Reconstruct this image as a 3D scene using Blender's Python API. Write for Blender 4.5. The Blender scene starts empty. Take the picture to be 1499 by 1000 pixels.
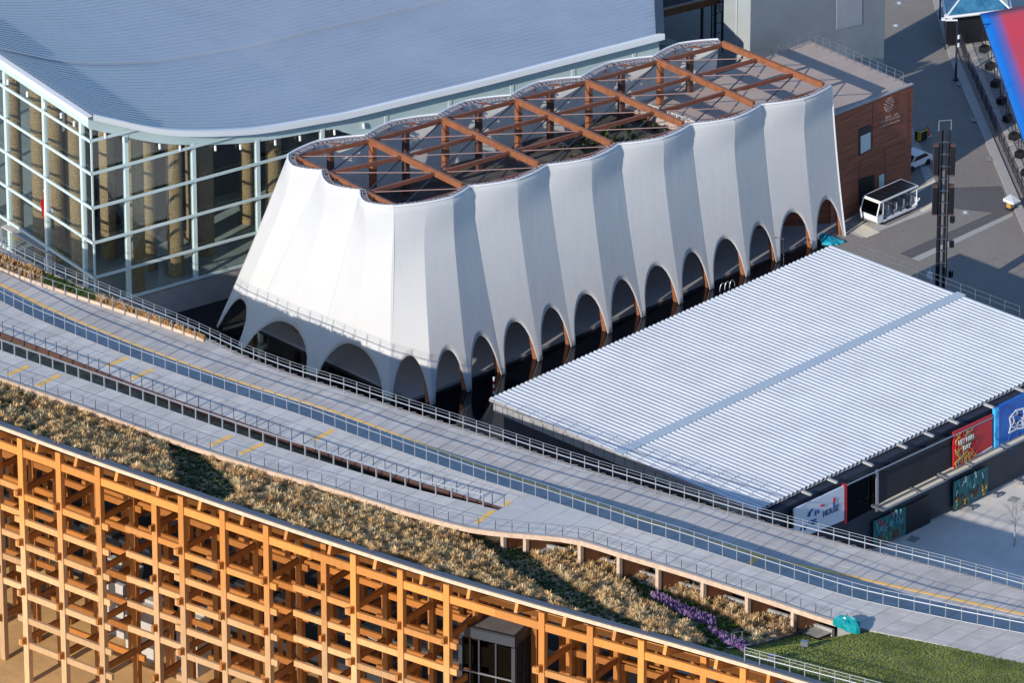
import bpy, math, random
import numpy as np
from math import sin, cos, tan, atan2, pi, radians, sqrt, hypot
from mathutils import Vector, Matrix
random.seed(7); RNG = np.random.default_rng(7)
SC = bpy.context.scene
COL = SC.collection

# ------------------------------------------------------------------ camera, sky, sun, exposure
PITCH, HEAD, FPX, DIST = radians(25.3), radians(44.0), 10500.0, 605.0
FW = Vector((cos(PITCH)*cos(HEAD), cos(PITCH)*sin(HEAD), -sin(PITCH)))
RT = Vector((sin(HEAD), -cos(HEAD), 0)); UP = RT.cross(FW)
CAM = -DIST*FW
cd = bpy.data.cameras.new("camera"); cam = bpy.data.objects.new("camera", cd); COL.objects.link(cam)
cd.sensor_width = 36; cd.lens = 36*FPX/1499; cd.clip_start = 5; cd.clip_end = 4000
cam.location = CAM
cam.rotation_euler = Matrix((RT, UP, -FW)).transposed().to_euler()
SC.camera = cam
SUN_EL, SUN_AZ = radians(22), radians(7)          # light travels towards +X turned 7 degrees to +Y
world = bpy.data.worlds.new("World"); SC.world = world; world.use_nodes = True
wn = world.node_tree; wn.nodes.clear()
sky = wn.nodes.new("ShaderNodeTexSky"); sky.sky_type = 'NISHITA'; sky.sun_disc = False
sky.sun_elevation = SUN_EL
to_sun = Vector((-cos(SUN_AZ)*cos(SUN_EL), -sin(SUN_AZ)*cos(SUN_EL), sin(SUN_EL)))
sky.sun_rotation = atan2(to_sun.x, to_sun.y)
sky.air_density = 1.0; sky.dust_density = 0.2; sky.ozone_density = 4.6
bg = wn.nodes.new("ShaderNodeBackground"); bg.inputs[1].default_value = 0.15
wo = wn.nodes.new("ShaderNodeOutputWorld")
wn.links.new(sky.outputs[0], bg.inputs[0]); wn.links.new(bg.outputs[0], wo.inputs[0])
sd = bpy.data.lights.new("sun", 'SUN'); sd.energy = 3.8; sd.angle = radians(0.5); sd.color = (1.0, 0.93, 0.82)
so = bpy.data.objects.new("sun", sd); COL.objects.link(so)
so.rotation_euler = (-to_sun).to_track_quat('-Z', 'Y').to_euler(); so.location = (0, 0, 80)
SC.view_settings.view_transform = 'Standard'; SC.view_settings.look = 'None'
SC.view_settings.exposure = 0.38; SC.view_settings.gamma = 1.0; SC.view_settings.use_curve_mapping = False
SC.render.engine = 'CYCLES'
SC.cycles.max_bounces = 7; SC.cycles.diffuse_bounces = 3; SC.cycles.transparent_max_bounces = 12

# ------------------------------------------------------------------ survey helpers: where the things of the place stand
def ray(px, py): return FW + (px-749.5)/FPX*RT + (500-py)/FPX*UP
def G(px, py, z=0.0):
    d = ray(px, py); t = (z-CAM.z)/d.z; return CAM + t*d
def onX(px, py, x):
    d = ray(px, py); return CAM + (x-CAM.x)/d.x*d
def onY(px, py, y):
    d = ray(px, py); return CAM + (y-CAM.y)/d.y*d
def pr(p):
    v = Vector(p)-CAM; d = v.dot(FW); return 749.5+FPX*v.dot(RT)/d, 500-FPX*v.dot(UP)/d

# ------------------------------------------------------------------ materials
MATS = {}
def mat(name, color, rough=0.7, metal=0.0, noise=None, bump=None, spec=0.5, alt=None, island=0.0, setup=None, emit=None):
    if name in MATS: return MATS[name]
    m = bpy.data.materials.new(name); m.use_nodes = True; nt = m.node_tree; N = nt.nodes; L = nt.links
    b = N["Principled BSDF"]; b.inputs["Roughness"].default_value = rough; b.inputs["Metallic"].default_value = metal
    b.inputs["Specular IOR Level"].default_value = spec
    col = (*color, 1); b.inputs["Base Color"].default_value = col
    tc = N.new("ShaderNodeTexCoord"); out = None
    if noise or alt or island:
        sc_, amt = noise or (1.0, 0.0)
        n = N.new("ShaderNodeTexNoise"); n.inputs["Scale"].default_value = sc_; n.inputs["Detail"].default_value = 6; n.inputs["Roughness"].default_value = 0.65
        L.new(tc.outputs["Object"], n.inputs["Vector"])
        r = N.new("ShaderNodeMapRange"); r.inputs[1].default_value = 0.3; r.inputs[2].default_value = 0.7; r.inputs[3].default_value = 0; r.inputs[4].default_value = 1
        L.new(n.outputs["Fac"], r.inputs[0])
        mx = N.new("ShaderNodeMix"); mx.data_type = 'RGBA'
        mx.inputs["A"].default_value = (*[c*(1-amt) for c in color], 1)
        mx.inputs["B"].default_value = (*(alt or [min(1, c*(1+amt)) for c in color]), 1)
        L.new(r.outputs[0], mx.inputs["Factor"]); out = mx.outputs["Result"]
        if island:
            g = N.new("ShaderNodeNewGeometry"); hv = N.new("ShaderNodeHueSaturation")
            mr = N.new("ShaderNodeMapRange"); mr.inputs[3].default_value = 1-island; mr.inputs[4].default_value = 1+island
            L.new(g.outputs["Random Per Island"], mr.inputs[0]); L.new(mr.outputs[0], hv.inputs["Value"])
            L.new(out, hv.inputs["Color"]); out = hv.outputs[0]
        L.new(out, b.inputs["Base Color"])
    if bump:
        n2 = N.new("ShaderNodeTexNoise"); n2.inputs["Scale"].default_value = bump[0]; n2.inputs["Detail"].default_value = 5
        bp = N.new("ShaderNodeBump"); bp.inputs["Strength"].default_value = bump[1]; bp.inputs["Distance"].default_value = bump[2] if len(bump) > 2 else 0.05
        L.new(tc.outputs["Object"], n2.inputs["Vector"]); L.new(n2.outputs["Fac"], bp.inputs["Height"]); L.new(bp.outputs[0], b.inputs["Normal"])
    if emit:
        b.inputs["Emission Color"].default_value = (*emit[0], 1); b.inputs["Emission Strength"].default_value = emit[1]
    if setup: setup(nt, b, tc, out)
    MATS[name] = m; return m

def glass_mat(name, tint, gloss=0.12, rough=0.02, gcol=(0.9, 0.95, 1), top=0.6):
    m = bpy.data.materials.new(name); m.use_nodes = True; nt = m.node_tree; N = nt.nodes; L = nt.links; N.clear()
    t = N.new("ShaderNodeBsdfTransparent"); t.inputs[0].default_value = (*tint, 1)
    g = N.new("ShaderNodeBsdfGlossy"); g.inputs[0].default_value = (*gcol, 1); g.inputs["Roughness"].default_value = rough
    lw = N.new("ShaderNodeLayerWeight"); lw.inputs[0].default_value = 0.35
    mr = N.new("ShaderNodeMapRange"); mr.inputs[3].default_value = gloss; mr.inputs[4].default_value = top
    mx = N.new("ShaderNodeMixShader"); o = N.new("ShaderNodeOutputMaterial")
    L.new(lw.outputs["Fresnel"], mr.inputs[0]); L.new(mr.outputs[0], mx.inputs[0]); L.new(t.outputs[0], mx.inputs[1]); L.new(g.outputs[0], mx.inputs[2]); L.new(mx.outputs[0], o.inputs[0])
    MATS[name] = m; return m

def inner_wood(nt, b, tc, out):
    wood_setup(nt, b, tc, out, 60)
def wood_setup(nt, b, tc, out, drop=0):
    N, L = nt.nodes, nt.links
    mp = N.new("ShaderNodeMapping"); mp.inputs["Scale"].default_value = (6, 6, 0.6); L.new(tc.outputs["Object"], mp.inputs[0])
    n = N.new("ShaderNodeTexNoise"); n.inputs["Scale"].default_value = 2; n.inputs["Detail"].default_value = 6; L.new(mp.outputs[0], n.inputs["Vector"])
    g = N.new("ShaderNodeNewGeometry"); sp = N.new("ShaderNodeSeparateXYZ"); L.new(g.outputs["Position"], sp.inputs[0])
    n3 = N.new("ShaderNodeTexNoise"); n3.inputs["Scale"].default_value = 0.25; L.new(tc.outputs["Object"], n3.inputs["Vector"])
    ma = N.new("ShaderNodeMath"); ma.operation = 'MULTIPLY_ADD'; ma.inputs[1].default_value = 9; L.new(n3.outputs["Fac"], ma.inputs[0]); L.new(sp.outputs["Z"], ma.inputs[2])
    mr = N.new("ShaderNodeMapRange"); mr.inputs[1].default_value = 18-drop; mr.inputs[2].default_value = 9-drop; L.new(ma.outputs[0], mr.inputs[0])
    m1 = N.new("ShaderNodeMix"); m1.data_type = 'RGBA'; m1.inputs["A"].default_value = ((0.62, 0.25, 0.058, 1) if not drop else (0.42, 0.15, 0.028, 1)); m1.inputs["B"].default_value = (0.60, 0.37, 0.19, 1); L.new(mr.outputs[0], m1.inputs["Factor"])  # inner wood: unbleached, its colour also darkened to stand for deep shade
    m2 = N.new("ShaderNodeMix"); m2.data_type = 'RGBA'; m2.blend_type = 'MULTIPLY'; m2.inputs["Factor"].default_value = 0.6
    r2 = N.new("ShaderNodeMapRange"); r2.inputs[3].default_value = 0.35; r2.inputs[4].default_value = 1.4; L.new(n.outputs["Fac"], r2.inputs[0])
    L.new(m1.outputs["Result"], m2.inputs["A"]); L.new(r2.outputs[0], m2.inputs["B"])
    oi = N.new("ShaderNodeObjectInfo"); hv = N.new("ShaderNodeHueSaturation"); r3 = N.new("ShaderNodeMapRange"); r3.inputs[3].default_value = 0.76; r3.inputs[4].default_value = 1.18
    L.new(oi.outputs["Random"], r3.inputs[0]); L.new(r3.outputs[0], hv.inputs["Value"]); L.new(m2.outputs["Result"], hv.inputs["Color"]); L.new(hv.outputs[0], b.inputs["Base Color"])
mat("ring_wood", (0.6, 0.3, 0.1), 0.62, setup=wood_setup)
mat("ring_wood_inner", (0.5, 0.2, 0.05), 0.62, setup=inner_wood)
mat("edge_wood", (0.62, 0.45, 0.33), 0.6, noise=(2.5, 0.18))
mat("frame_wood", (0.26, 0.095, 0.042), 0.5, noise=(1.5, 0.25))
mat("frame_brown", (0.22, 0.075, 0.04), 0.5, noise=(1.5, 0.25)); mat("frame_pink", (0.40, 0.24, 0.20), 0.5); mat("ladder_grey", (.30, .26, .27), .5, noise=(3, .3)); mat("frame_dark", (0.10, 0.05, 0.04), 0.5, noise=(2, 0.2))
mat("dark_steel", (0.03, 0.035, 0.055), 0.4, 0.3)
mat("grey_steel", (0.33, 0.35, 0.38), 0.4, 0.7)
mat("rail_steel", (0.42, 0.44, 0.47), 0.38, 0.55)
mat("rail_dark", (0.13, 0.14, 0.17), 0.4, 0.5)
mat("white_paint", (0.8, 0.8, 0.8), 0.4)
mat("aqua_paint", (0.55, 0.66, 0.655), 0.35, noise=(0.3, 0.06))
mat("aqua_fascia", (0.50, 0.62, 0.62), 0.25, noise=(0.15, 0.10))
mat("black", (0.008, 0.009, 0.013), 0.4)
mat("black_matt", (0.014, 0.016, 0.024), 0.8, noise=(0.6, 0.3))
mat("navy_wall", (0.022, 0.028, 0.045), 0.6, noise=(0.8, 0.25))
mat("cream", (.74, .66, .50), .6, noise=(2, .1)); mat("inner_floor", (.30, .285, .285), .8, noise=(.5, .06)); mat("concrete", (0.38, 0.37, 0.37), 0.85, noise=(0.7, 0.12), bump=(6, 0.2))
mat("stone_plinth", (0.30, 0.29, 0.30), 0.8, noise=(1.2, 0.1))
mat("yellow", (0.85, 0.50, 0.13), 0.7, noise=(8, 0.15))
mat("sea_bed", (0.62, 0.36, 0.14), 0.95, noise=(0.25, 0.22), bump=(1.2, 0.4, 0.1))
mat("soil", (0.18, 0.13, 0.07), 1.0, noise=(1.5, 0.5), alt=(0.34, 0.25, 0.14))
mat("red", (0.55, 0.015, 0.02), 0.5)

def deck_setup(axis):
    def f(nt, b, tc, out):
        N, L = nt.nodes, nt.links
        w = N.new("ShaderNodeTexWave"); w.bands_direction = axis; w.inputs["Scale"].default_value = 1.7; w.inputs["Distortion"].default_value = 0.15
        w.inputs["Detail"].default_value = 0
        L.new(tc.outputs["Object"], w.inputs["Vector"])
        r = N.new("ShaderNodeMapRange"); r.inputs[1].default_value = 0.0; r.inputs[2].default_value = 0.12; r.inputs[3].default_value = 0.86; r.inputs[4].default_value = 1.0
        L.new(w.outputs["Fac"], r.inputs[0])
        oi = N.new("ShaderNodeObjectInfo"); r3 = N.new("ShaderNodeMapRange"); r3.inputs[3].default_value = 0.90; r3.inputs[4].default_value = 1.07; L.new(oi.outputs["Random"], r3.inputs[0])
        mu = N.new("ShaderNodeMath"); mu.operation = 'MULTIPLY'; L.new(r.outputs[0], mu.inputs[0]); L.new(r3.outputs[0], mu.inputs[1])
        hv = N.new("ShaderNodeHueSaturation"); L.new(mu.outputs[0], hv.inputs["Value"]); L.new(out, hv.inputs["Color"]); L.new(hv.outputs[0], b.inputs["Base Color"])
    return f
mat("deck", (0.50, 0.465, 0.44), 0.75, noise=(0.6, 0.13), setup=deck_setup('Y'))
mat("deck_long", (0.53, 0.51, 0.495), 0.75, noise=(0.6, 0.12), setup=deck_setup('X'))
mat("deck_plain", (0.48, 0.48, 0.48), 0.75, noise=(1.4, 0.06))

def veil_setup(nt, b, tc, out):
    N, L = nt.nodes, nt.links
    b.inputs["Sheen Weight"].default_value = 0.15
    mp = N.new("ShaderNodeMapping"); mp.inputs["Scale"].default_value = (1.3, 1.3, 0.12); L.new(tc.outputs["Object"], mp.inputs[0])
    n = N.new("ShaderNodeTexNoise"); n.inputs["Scale"].default_value = 1.4; n.inputs["Detail"].default_value = 3; L.new(mp.outputs[0], n.inputs["Vector"])
    bp = N.new("ShaderNodeBump"); bp.inputs["Strength"].default_value = 0.35; bp.inputs["Distance"].default_value = 0.06
    L.new(n.outputs["Fac"], bp.inputs["Height"]); L.new(bp.outputs[0], b.inputs["Normal"])
    tr_ = N.new("ShaderNodeBsdfTranslucent"); tr_.inputs[0].default_value = (.92, .93, .95, 1); mx = N.new("ShaderNodeMixShader"); mx.inputs[0].default_value = 0.34
    L.new(b.outputs[0], mx.inputs[1]); L.new(tr_.outputs[0], mx.inputs[2]); L.new(mx.outputs[0], N["Material Output"].inputs["Surface"])
mat("veil", (0.745, 0.74, 0.735), 0.85, noise=(0.5, 0.02), setup=veil_setup)
mat("veil_seam", (0.62, 0.62, 0.62), 0.8)

def rib_setup(nt, b, tc, out):
    N, L = nt.nodes, nt.links
    n = N.new("ShaderNodeTexNoise"); n.inputs["Scale"].default_value = 0.12; n.inputs["Detail"].default_value = 8; L.new(tc.outputs["Object"], n.inputs["Vector"])
    r = N.new("ShaderNodeMapRange"); r.inputs[1].default_value = 0.35; r.inputs[2].default_value = 0.65; r.inputs[3].default_value = 0.40; r.inputs[4].default_value = 0.5
    L.new(n.outputs["Fac"], r.inputs[0]); L.new(r.outputs[0], b.inputs["Roughness"])
mat("roof_metal", (0.43, 0.47, 0.53), 0.45, 0.40, noise=(0.12, 0.10), setup=rib_setup)
mat("corrugated", (0.64, 0.655, 0.68), 0.42, 0.15, noise=(0.3, 0.08))
mat("gutter", (0.56, 0.62, 0.66), 0.5, 0.3)

def asphalt_setup(nt, b, tc, out):
    N, L = nt.nodes, nt.links
    v = N.new("ShaderNodeTexNoise"); v.inputs["Scale"].default_value = 0.09; v.inputs["Detail"].default_value = 8; v.inputs["Roughness"].default_value = 0.7
    L.new(tc.outputs["Object"], v.inputs["Vector"])
    r = N.new("ShaderNodeMapRange"); r.inputs[1].default_value = 0.3; r.inputs[2].default_value = 0.75; r.inputs[3].default_value = 0.85; r.inputs[4].default_value = 1.12
    L.new(v.outputs["Fac"], r.inputs[0])
    hv = N.new("ShaderNodeHueSaturation"); L.new(r.outputs[0], hv.inputs["Value"]); L.new(out, hv.inputs["Color"]); L.new(hv.outputs[0], b.inputs["Base Color"])
mat("asphalt", (0.25, 0.222, 0.20), 0.9, noise=(3, 0.12), setup=asphalt_setup)
mat("asphalt_dark", (0.12, 0.11, 0.115), 0.9, noise=(3, 0.12), setup=asphalt_setup)
mat("plaza", (0.70, 0.65, 0.60), 0.85, noise=(0.35, 0.1), setup=asphalt_setup)
mat("kerbstone", (0.40, 0.38, 0.36), 0.85, noise=(2, 0.1))
mat("slab_pale", (0.47, 0.44, 0.41), 0.85, noise=(0.8, 0.1))
mat("slab_grey", (0.27, 0.28, 0.28), 0.8, noise=(0.8, 0.1))
mat("pool_water", (0.004, 0.005, 0.008), 0.06, bump=(2.5, 0.05, 0.02))
mat("lift_roof", (.13, .12, .118), .8, noise=(1, .2)); mat("terrace", (0.42, 0.34, 0.30), 0.85, noise=(0.4, 0.08))
mat("roof_garden", (0.055, 0.05, 0.05), 0.9, noise=(0.6, 0.5), alt=(0.14, 0.12, 0.11), bump=(3, 0.5, 0.1))
def plank_setup(nt, b, tc, out):
    N, L = nt.nodes, nt.links
    mp = N.new("ShaderNodeMapping"); mp.inputs["Scale"].default_value = (0.25, 0.25, 4.5); L.new(tc.outputs["Object"], mp.inputs[0])
    n = N.new("ShaderNodeTexNoise"); n.inputs["Scale"].default_value = 1.2; n.inputs["Detail"].default_value = 4; L.new(mp.outputs[0], n.inputs["Vector"])
    r = N.new("ShaderNodeMapRange"); r.inputs[1].default_value = 0.3; r.inputs[2].default_value = 0.7; r.inputs[3].default_value = 0.6; r.inputs[4].default_value = 1.35; L.new(n.outputs["Fac"], r.inputs[0])
    w = N.new("ShaderNodeTexWave"); w.bands_direction = 'Z'; w.inputs["Scale"].default_value = 1.6; L.new(tc.outputs["Object"], w.inputs["Vector"])
    r2 = N.new("ShaderNodeMapRange"); r2.inputs[2].default_value = 0.15; r2.inputs[3].default_value = 0.55; L.new(w.outputs["Fac"], r2.inputs[0])
    mu = N.new("ShaderNodeMath"); mu.operation = 'MULTIPLY'; L.new(r.outputs[0], mu.inputs[0]); L.new(r2.outputs[0], mu.inputs[1])
    hv = N.new("ShaderNodeHueSaturation"); L.new(mu.outputs[0], hv.inputs["Value"]); hv.inputs["Color"].default_value = (0.27, 0.085, 0.045, 1); L.new(hv.outputs[0], b.inputs["Base Color"])
mat("red_planks", (0.27, 0.085, 0.045), 0.65, setup=plank_setup)
mat("grey_wall", (0.30, 0.325, 0.33), 0.85, noise=(0.25, 0.12), bump=(0.5, 0.2))
mat("grey_patch", (0.42, 0.44, 0.44), 0.85, noise=(0.4, 0.1))
def palm_setup(nt, b, tc, out):
    N, L = nt.nodes, nt.links
    br = N.new("ShaderNodeTexBrick"); br.inputs["Scale"].default_value = 1.0; br.inputs["Brick Width"].default_value = 0.13; br.inputs["Row Height"].default_value = 0.20
    br.inputs["Color1"].default_value = (0.52, 0.36, 0.18, 1); br.inputs["Color2"].default_value = (0.38, 0.26, 0.13, 1); br.inputs["Mortar"].default_value = (0.13, 0.08, 0.035, 1); br.inputs["Mortar Size"].default_value = 0.018
    uv = N.new("ShaderNodeUVMap"); L.new(uv.outputs[0], br.inputs["Vector"]); L.new(br.outputs["Color"], b.inputs["Base Color"])
    bp = N.new("ShaderNodeBump"); bp.inputs["Distance"].default_value = 0.05; L.new(br.outputs["Fac"], bp.inputs["Height"]); bp.invert = True; L.new(bp.outputs[0], b.inputs["Normal"])
mat("palm_weave", (0.4, 0.28, 0.12), 0.9, setup=palm_setup)
mat("hall_floor", (0.32, 0.36, 0.34), 0.5, noise=(0.3, 0.2))
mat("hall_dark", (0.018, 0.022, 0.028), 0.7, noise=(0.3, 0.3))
glass_mat("hall_glass", (0.93, 0.96, 0.96), 0.03, top=0.20)
glass_mat("rail_glass", (0.80, 0.88, 0.95), 0.05)
glass_mat("dark_glass", (0.04, 0.06, 0.08), 0.02, top=0.07)
mat("slate_frame", (0.055, 0.065, 0.085), 0.4, 0.3)
def leafy(name, a, b2, isl=0.35, noise=0.6, rough=0.9): mat(name, a, rough, noise=(noise, 0.25), alt=b2, island=isl, spec=0.2)
leafy("dry_grass", (0.56, 0.34, 0.14), (0.86, 0.58, 0.29), 0.35, 0.7)
leafy("pale_grass", (0.62, 0.45, 0.23), (0.80, 0.62, 0.36), 0.35, 0.8)
leafy("green_cover", (0.04, 0.065, 0.025), (0.10, 0.13, 0.05), 0.4)
leafy("olive_cover", (0.13, 0.13, 0.06), (0.32, 0.28, 0.14), 0.4)
leafy("bright_cover", (0.04, 0.10, 0.012), (0.10, 0.17, 0.03), 0.35)
leafy("rusty_cover", (0.46, 0.22, 0.09), (0.68, 0.40, 0.18), 0.3)
leafy("purple_flower", (0.27, 0.14, 0.36), (0.46, 0.30, 0.52), 0.4)
leafy("lawn_blade", (0.13, 0.19, 0.03), (0.34, 0.36, 0.10), 0.3, 0.35)
mat("lawn_soil", (0.16, 0.19, 0.05), 1.0, noise=(1.0, 0.3), alt=(0.30, 0.27, 0.11))
leafy("lawn_shade", (0.03, 0.055, 0.01), (0.08, 0.1, 0.03), 0.3)

# ------------------------------------------------------------------ mesh and object helpers
class MB:
    def __init__(s): s.v = []; s.f = []; s.mi = []; s.uv = None
    def add(s, vs, fs, mi=0):
        k = len(s.v); s.v += [tuple(p) for p in vs]; s.f += [tuple(k+i for i in f) for f in fs]; s.mi += [mi]*len(fs)
    def box(s, c, d, rot=0.0, mi=0):
        hx, hy, hz = d[0]/2, d[1]/2, d[2]/2; cr, sr = cos(rot), sin(rot); vs = []
        for z in (-hz, hz):
            for x, y in ((-hx, -hy), (hx, -hy), (hx, hy), (-hx, hy)): vs.append((c[0]+x*cr-y*sr, c[1]+x*sr+y*cr, c[2]+z))
        s.add(vs, BF, mi)
    def beam(s, p, q, w, h, up=(0, 0, 1), mi=0):
        p, q = Vector(p), Vector(q); d = (q-p).normalized(); u = Vector(up); sdv = d.cross(u)
        if sdv.length < 1e-4: sdv = d.cross(Vector((1, 0, 0)))
        sdv.normalize(); u = sdv.cross(d).normalized(); vs = []
        for e in (p, q):
            for a, b in ((-1, -1), (1, -1), (1, 1), (-1, 1)): vs.append(e+sdv*(a*w/2)+u*(b*h/2))
        s.add(vs, [(0, 1, 2, 3), (7, 6, 5, 4), (0, 4, 5, 1), (1, 5, 6, 2), (2, 6, 7, 3), (3, 7, 4, 0)], mi)
    def tube(s, pts, r, n=6, mi=0):
        pts = [Vector(p) for p in pts]; k0 = len(s.v); m = len(pts)
        for i, p in enumerate(pts):
            d = (pts[min(i+1, m-1)]-pts[max(i-1, 0)]).normalized(); a = d.cross(Vector((0, 0, 1)))
            if a.length < 1e-3: a = Vector((1, 0, 0))
            a.normalize(); b = a.cross(d); rr = r[i] if isinstance(r, (list, tuple)) else r
            for j in range(n):
                t = 2*pi*j/n; s.v.append(tuple(p+a*(rr*cos(t))+b*(rr*sin(t))))
        for i in range(m-1):
            for j in range(n):
                s.f.append((k0+i*n+j, k0+i*n+(j+1) % n, k0+(i+1)*n+(j+1) % n, k0+(i+1)*n+j)); s.mi.append(mi)
        s.f.append(tuple(k0+j for j in reversed(range(n)))); s.f.append(tuple(k0+(m-1)*n+j for j in range(n))); s.mi += [mi, mi]
    def prism(s, poly, z0, z1, mi=0):
        n = len(poly); z0 = z0 if isinstance(z0, (list, tuple)) else [z0]*n; z1 = z1 if isinstance(z1, (list, tuple)) else [z1]*n
        vs = [(p[0], p[1], z0[i]) for i, p in enumerate(poly)]+[(p[0], p[1], z1[i]) for i, p in enumerate(poly)]
        s.add(vs, [tuple(reversed(range(n))), tuple(range(n, 2*n))]+[(i, (i+1) % n, n+(i+1) % n, n+i) for i in range(n)], mi)
    def lathe(s, c, prof, n=16, mi=0):
        k0 = len(s.v)
        for r, z in prof:
            for j in range(n): s.v.append((c[0]+r*cos(2*pi*j/n), c[1]+r*sin(2*pi*j/n), c[2]+z))
        for i in range(len(prof)-1):
            for j in range(n): s.f.append((k0+i*n+j, k0+i*n+(j+1) % n, k0+(i+1)*n+(j+1) % n, k0+(i+1)*n+j)); s.mi.append(mi)
        s.f.append(tuple(k0+j for j in reversed(range(n)))); s.f.append(tuple(k0+(len(prof)-1)*n+j for j in range(n))); s.mi += [mi, mi]
    def mesh(s, name, mats, smooth=False):
        me = bpy.data.meshes.new(name); me.from_pydata(s.v, [], s.f)
        for m in (mats if isinstance(mats, (list, tuple)) else [mats]): me.materials.append(MATS[m])
        if len(me.materials) > 1: me.polygons.foreach_set("material_index", s.mi)
        if smooth: me.polygons.foreach_set("use_smooth", [True]*len(me.polygons))
        me.update(); return me
BF = [(0, 3, 2, 1), (4, 5, 6, 7), (0, 1, 5, 4), (1, 2, 6, 5), (2, 3, 7, 6), (3, 0, 4, 7)]
WLD = {}
def link(name, data, parent=None, loc=None, rotz=0.0, rot=None, **props):
    o = bpy.data.objects.new(name, data); COL.objects.link(o)
    M = Matrix.Translation(Vector(loc)) if loc is not None else Matrix.Identity(4)
    R = rot.to_4x4() if rot is not None else Matrix.Rotation(rotz, 4, 'Z')
    o.location = M.to_translation(); o.rotation_euler = R.to_euler(); WLD[o] = M @ R
    if parent is not None:
        o.parent = parent; o.matrix_parent_inverse = WLD[parent].inverted()
    for k, v in props.items():
        if v: o[k] = v
    return o
def thing(name, label, cat, loc=(0, 0, 0), group=None, kind=None):
    o = link(name, None, None, loc); o.empty_display_size = 0.3
    o["label"] = label; o["category"] = cat
    if group: o["group"] = group
    if kind: o["kind"] = kind
    return o
def obj(name, mb, mats, parent=None, smooth=False, **props): return link(name, mb.mesh(name, mats, smooth), parent, **props)
def struct(name, mb, mats, **props): return obj(name, mb, mats, kind='structure', **props)
def boxmesh(d, m, name="piece"):
    b = MB(); b.box((0, 0, 0), d); return b.mesh(name, m)
def quad(vs, m, name, parent=None, th=0.03, **props):
    b = MB(); a = [Vector(p) for p in vs]; n = (a[1]-a[0]).cross(a[-1]-a[0]).normalized()*th; k = len(a)
    b.add([p for p in a]+[p-n for p in a], [tuple(range(k)), tuple(range(2*k-1, k-1, -1))]+[(i, k+i, k+(i+1) % k, (i+1) % k) for i in range(k)])
    return obj(name, b, m, parent, **props)
def inpoly(x, y, P):
    r = False; j = len(P)-1
    for i in range(len(P)):
        if (P[i][1] > y) != (P[j][1] > y) and x < (P[j][0]-P[i][0])*(y-P[i][1])/(P[j][1]-P[i][1])+P[i][0]: r = not r
        j = i
    return r

# curves that follow the ring: x and z as smooth functions of y
class Cv:
    def __init__(s, pts):
        pts = sorted([(p[1], p[0], p[2]) for p in pts]); s.y = [p[0] for p in pts]; s.x = [p[1] for p in pts]; s.z = [p[2] for p in pts]
    def _h(s, a, y):
        Y = s.y; n = len(Y)
        if y <= Y[0]: return a[0]+(a[1]-a[0])/(Y[1]-Y[0])*(y-Y[0])
        if y >= Y[-1]: return a[-1]+(a[-1]-a[-2])/(Y[-1]-Y[-2])*(y-Y[-1])
        i = max(k for k in range(n-1) if Y[k] <= y)
        def m(k):
            if k == 0: return (a[1]-a[0])/(Y[1]-Y[0])
            if k == n-1: return (a[-1]-a[-2])/(Y[-1]-Y[-2])
            d0, d1 = (a[k]-a[k-1])/(Y[k]-Y[k-1]), (a[k+1]-a[k])/(Y[k+1]-Y[k]); return 0 if d0*d1 <= 0 else 2*d0*d1/(d0+d1)
        h = Y[i+1]-Y[i]; t = (y-Y[i])/h
        return (2*t**3-3*t*t+1)*a[i]+(t**3-2*t*t+t)*h*m(i)+(3*t*t-2*t**3)*a[i+1]+(t**3-t*t)*h*m(i+1)
    def X(s, y): return s._h(s.x, y)
    def Z(s, y): return float(np.interp(y, s.y, s.z))
    def P(s, y, dx=0.0, dz=0.0): return Vector((s.X(y)+dx, y, s.Z(y)+dz))
def cvpx(pts, z, extra=()):
    f = z if callable(z) else (lambda p: z)
    return Cv([tuple(G(p[0], p[1], f(p[0]))) for p in pts]+list(extra))
def frange(a, b, n): return [a+(b-a)*i/n for i in range(n+1)]
def loft(cs, ys, mb, mi=0):
    """cs: functions y -> point"""
    k = len(mb.v); n = len(cs)
    for y in ys:
        for c in cs: mb.v.append(tuple(c(y)))
    for i in range(len(ys)-1):
        for j in range(n-1):
            a = k+i*n+j; mb.f.append((a, a+1, a+n+1, a+n)); mb.mi.append(mi)

# ------------------------------------------------------------------ ground, road, pool, plaza
g = MB(); g.prism([(-46, -260), (300, -260), (300, 300), (-46, 300)], -0.5, 0); struct("ground", g, "asphalt", label="grey brown asphalt ground of the exhibition site")
g = MB(); g.prism([(-300, -260), (-46, -260), (-46, 300), (-300, 300)], -4.5, -4.0); struct("sea_bed", g, "sea_bed", label="brown dry sea bed below the timber ring")
g = MB(); g.box((-46.2, 20, -2), (0.5, 560, 4.1)); struct("embankment", g, "concrete")
def patch(name, px, z, m, th=0.004, **k):
    b = MB(); b.prism([G(p[0], p[1], z)[:2] for p in px], z-th, z); return struct(name, b, m, **k)
g = MB(); g.prism([(-30, -200), (90, -200), (90, -47.2), (-30, -47.2)], 0.0, 0.012); struct("plaza", g, "plaza")
patch("asphalt_band", [(1382, 275), (1466, 272), (1481, 312), (1335, 378), (1317, 371), (1453, 311), (1382, 304)], 0.008, "asphalt_dark")
patch("pavement_strip", [(1335, 378), (1481, 311), (1484, 316), (1345, 382)], 0.016, "kerbstone")
patch("pavement_pad", [(1244, 341), (1262, 324), (1300, 330), (1372, 296), (1374, 304), (1262, 348)], 0.012, "slab_pale")
patch("tactile_pad", [(1250, 338), (1262, 327), (1288, 340), (1268, 348)], 0.020, "cream")
patch("tactile_strip", [(1334, 281), (1368, 262), (1370, 266), (1338, 285)], 0.020, "cream")
patch("tactile_strip", [(1346, 307), (1369, 294), (1371, 299), (1350, 311)], 0.020, "cream")
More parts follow.
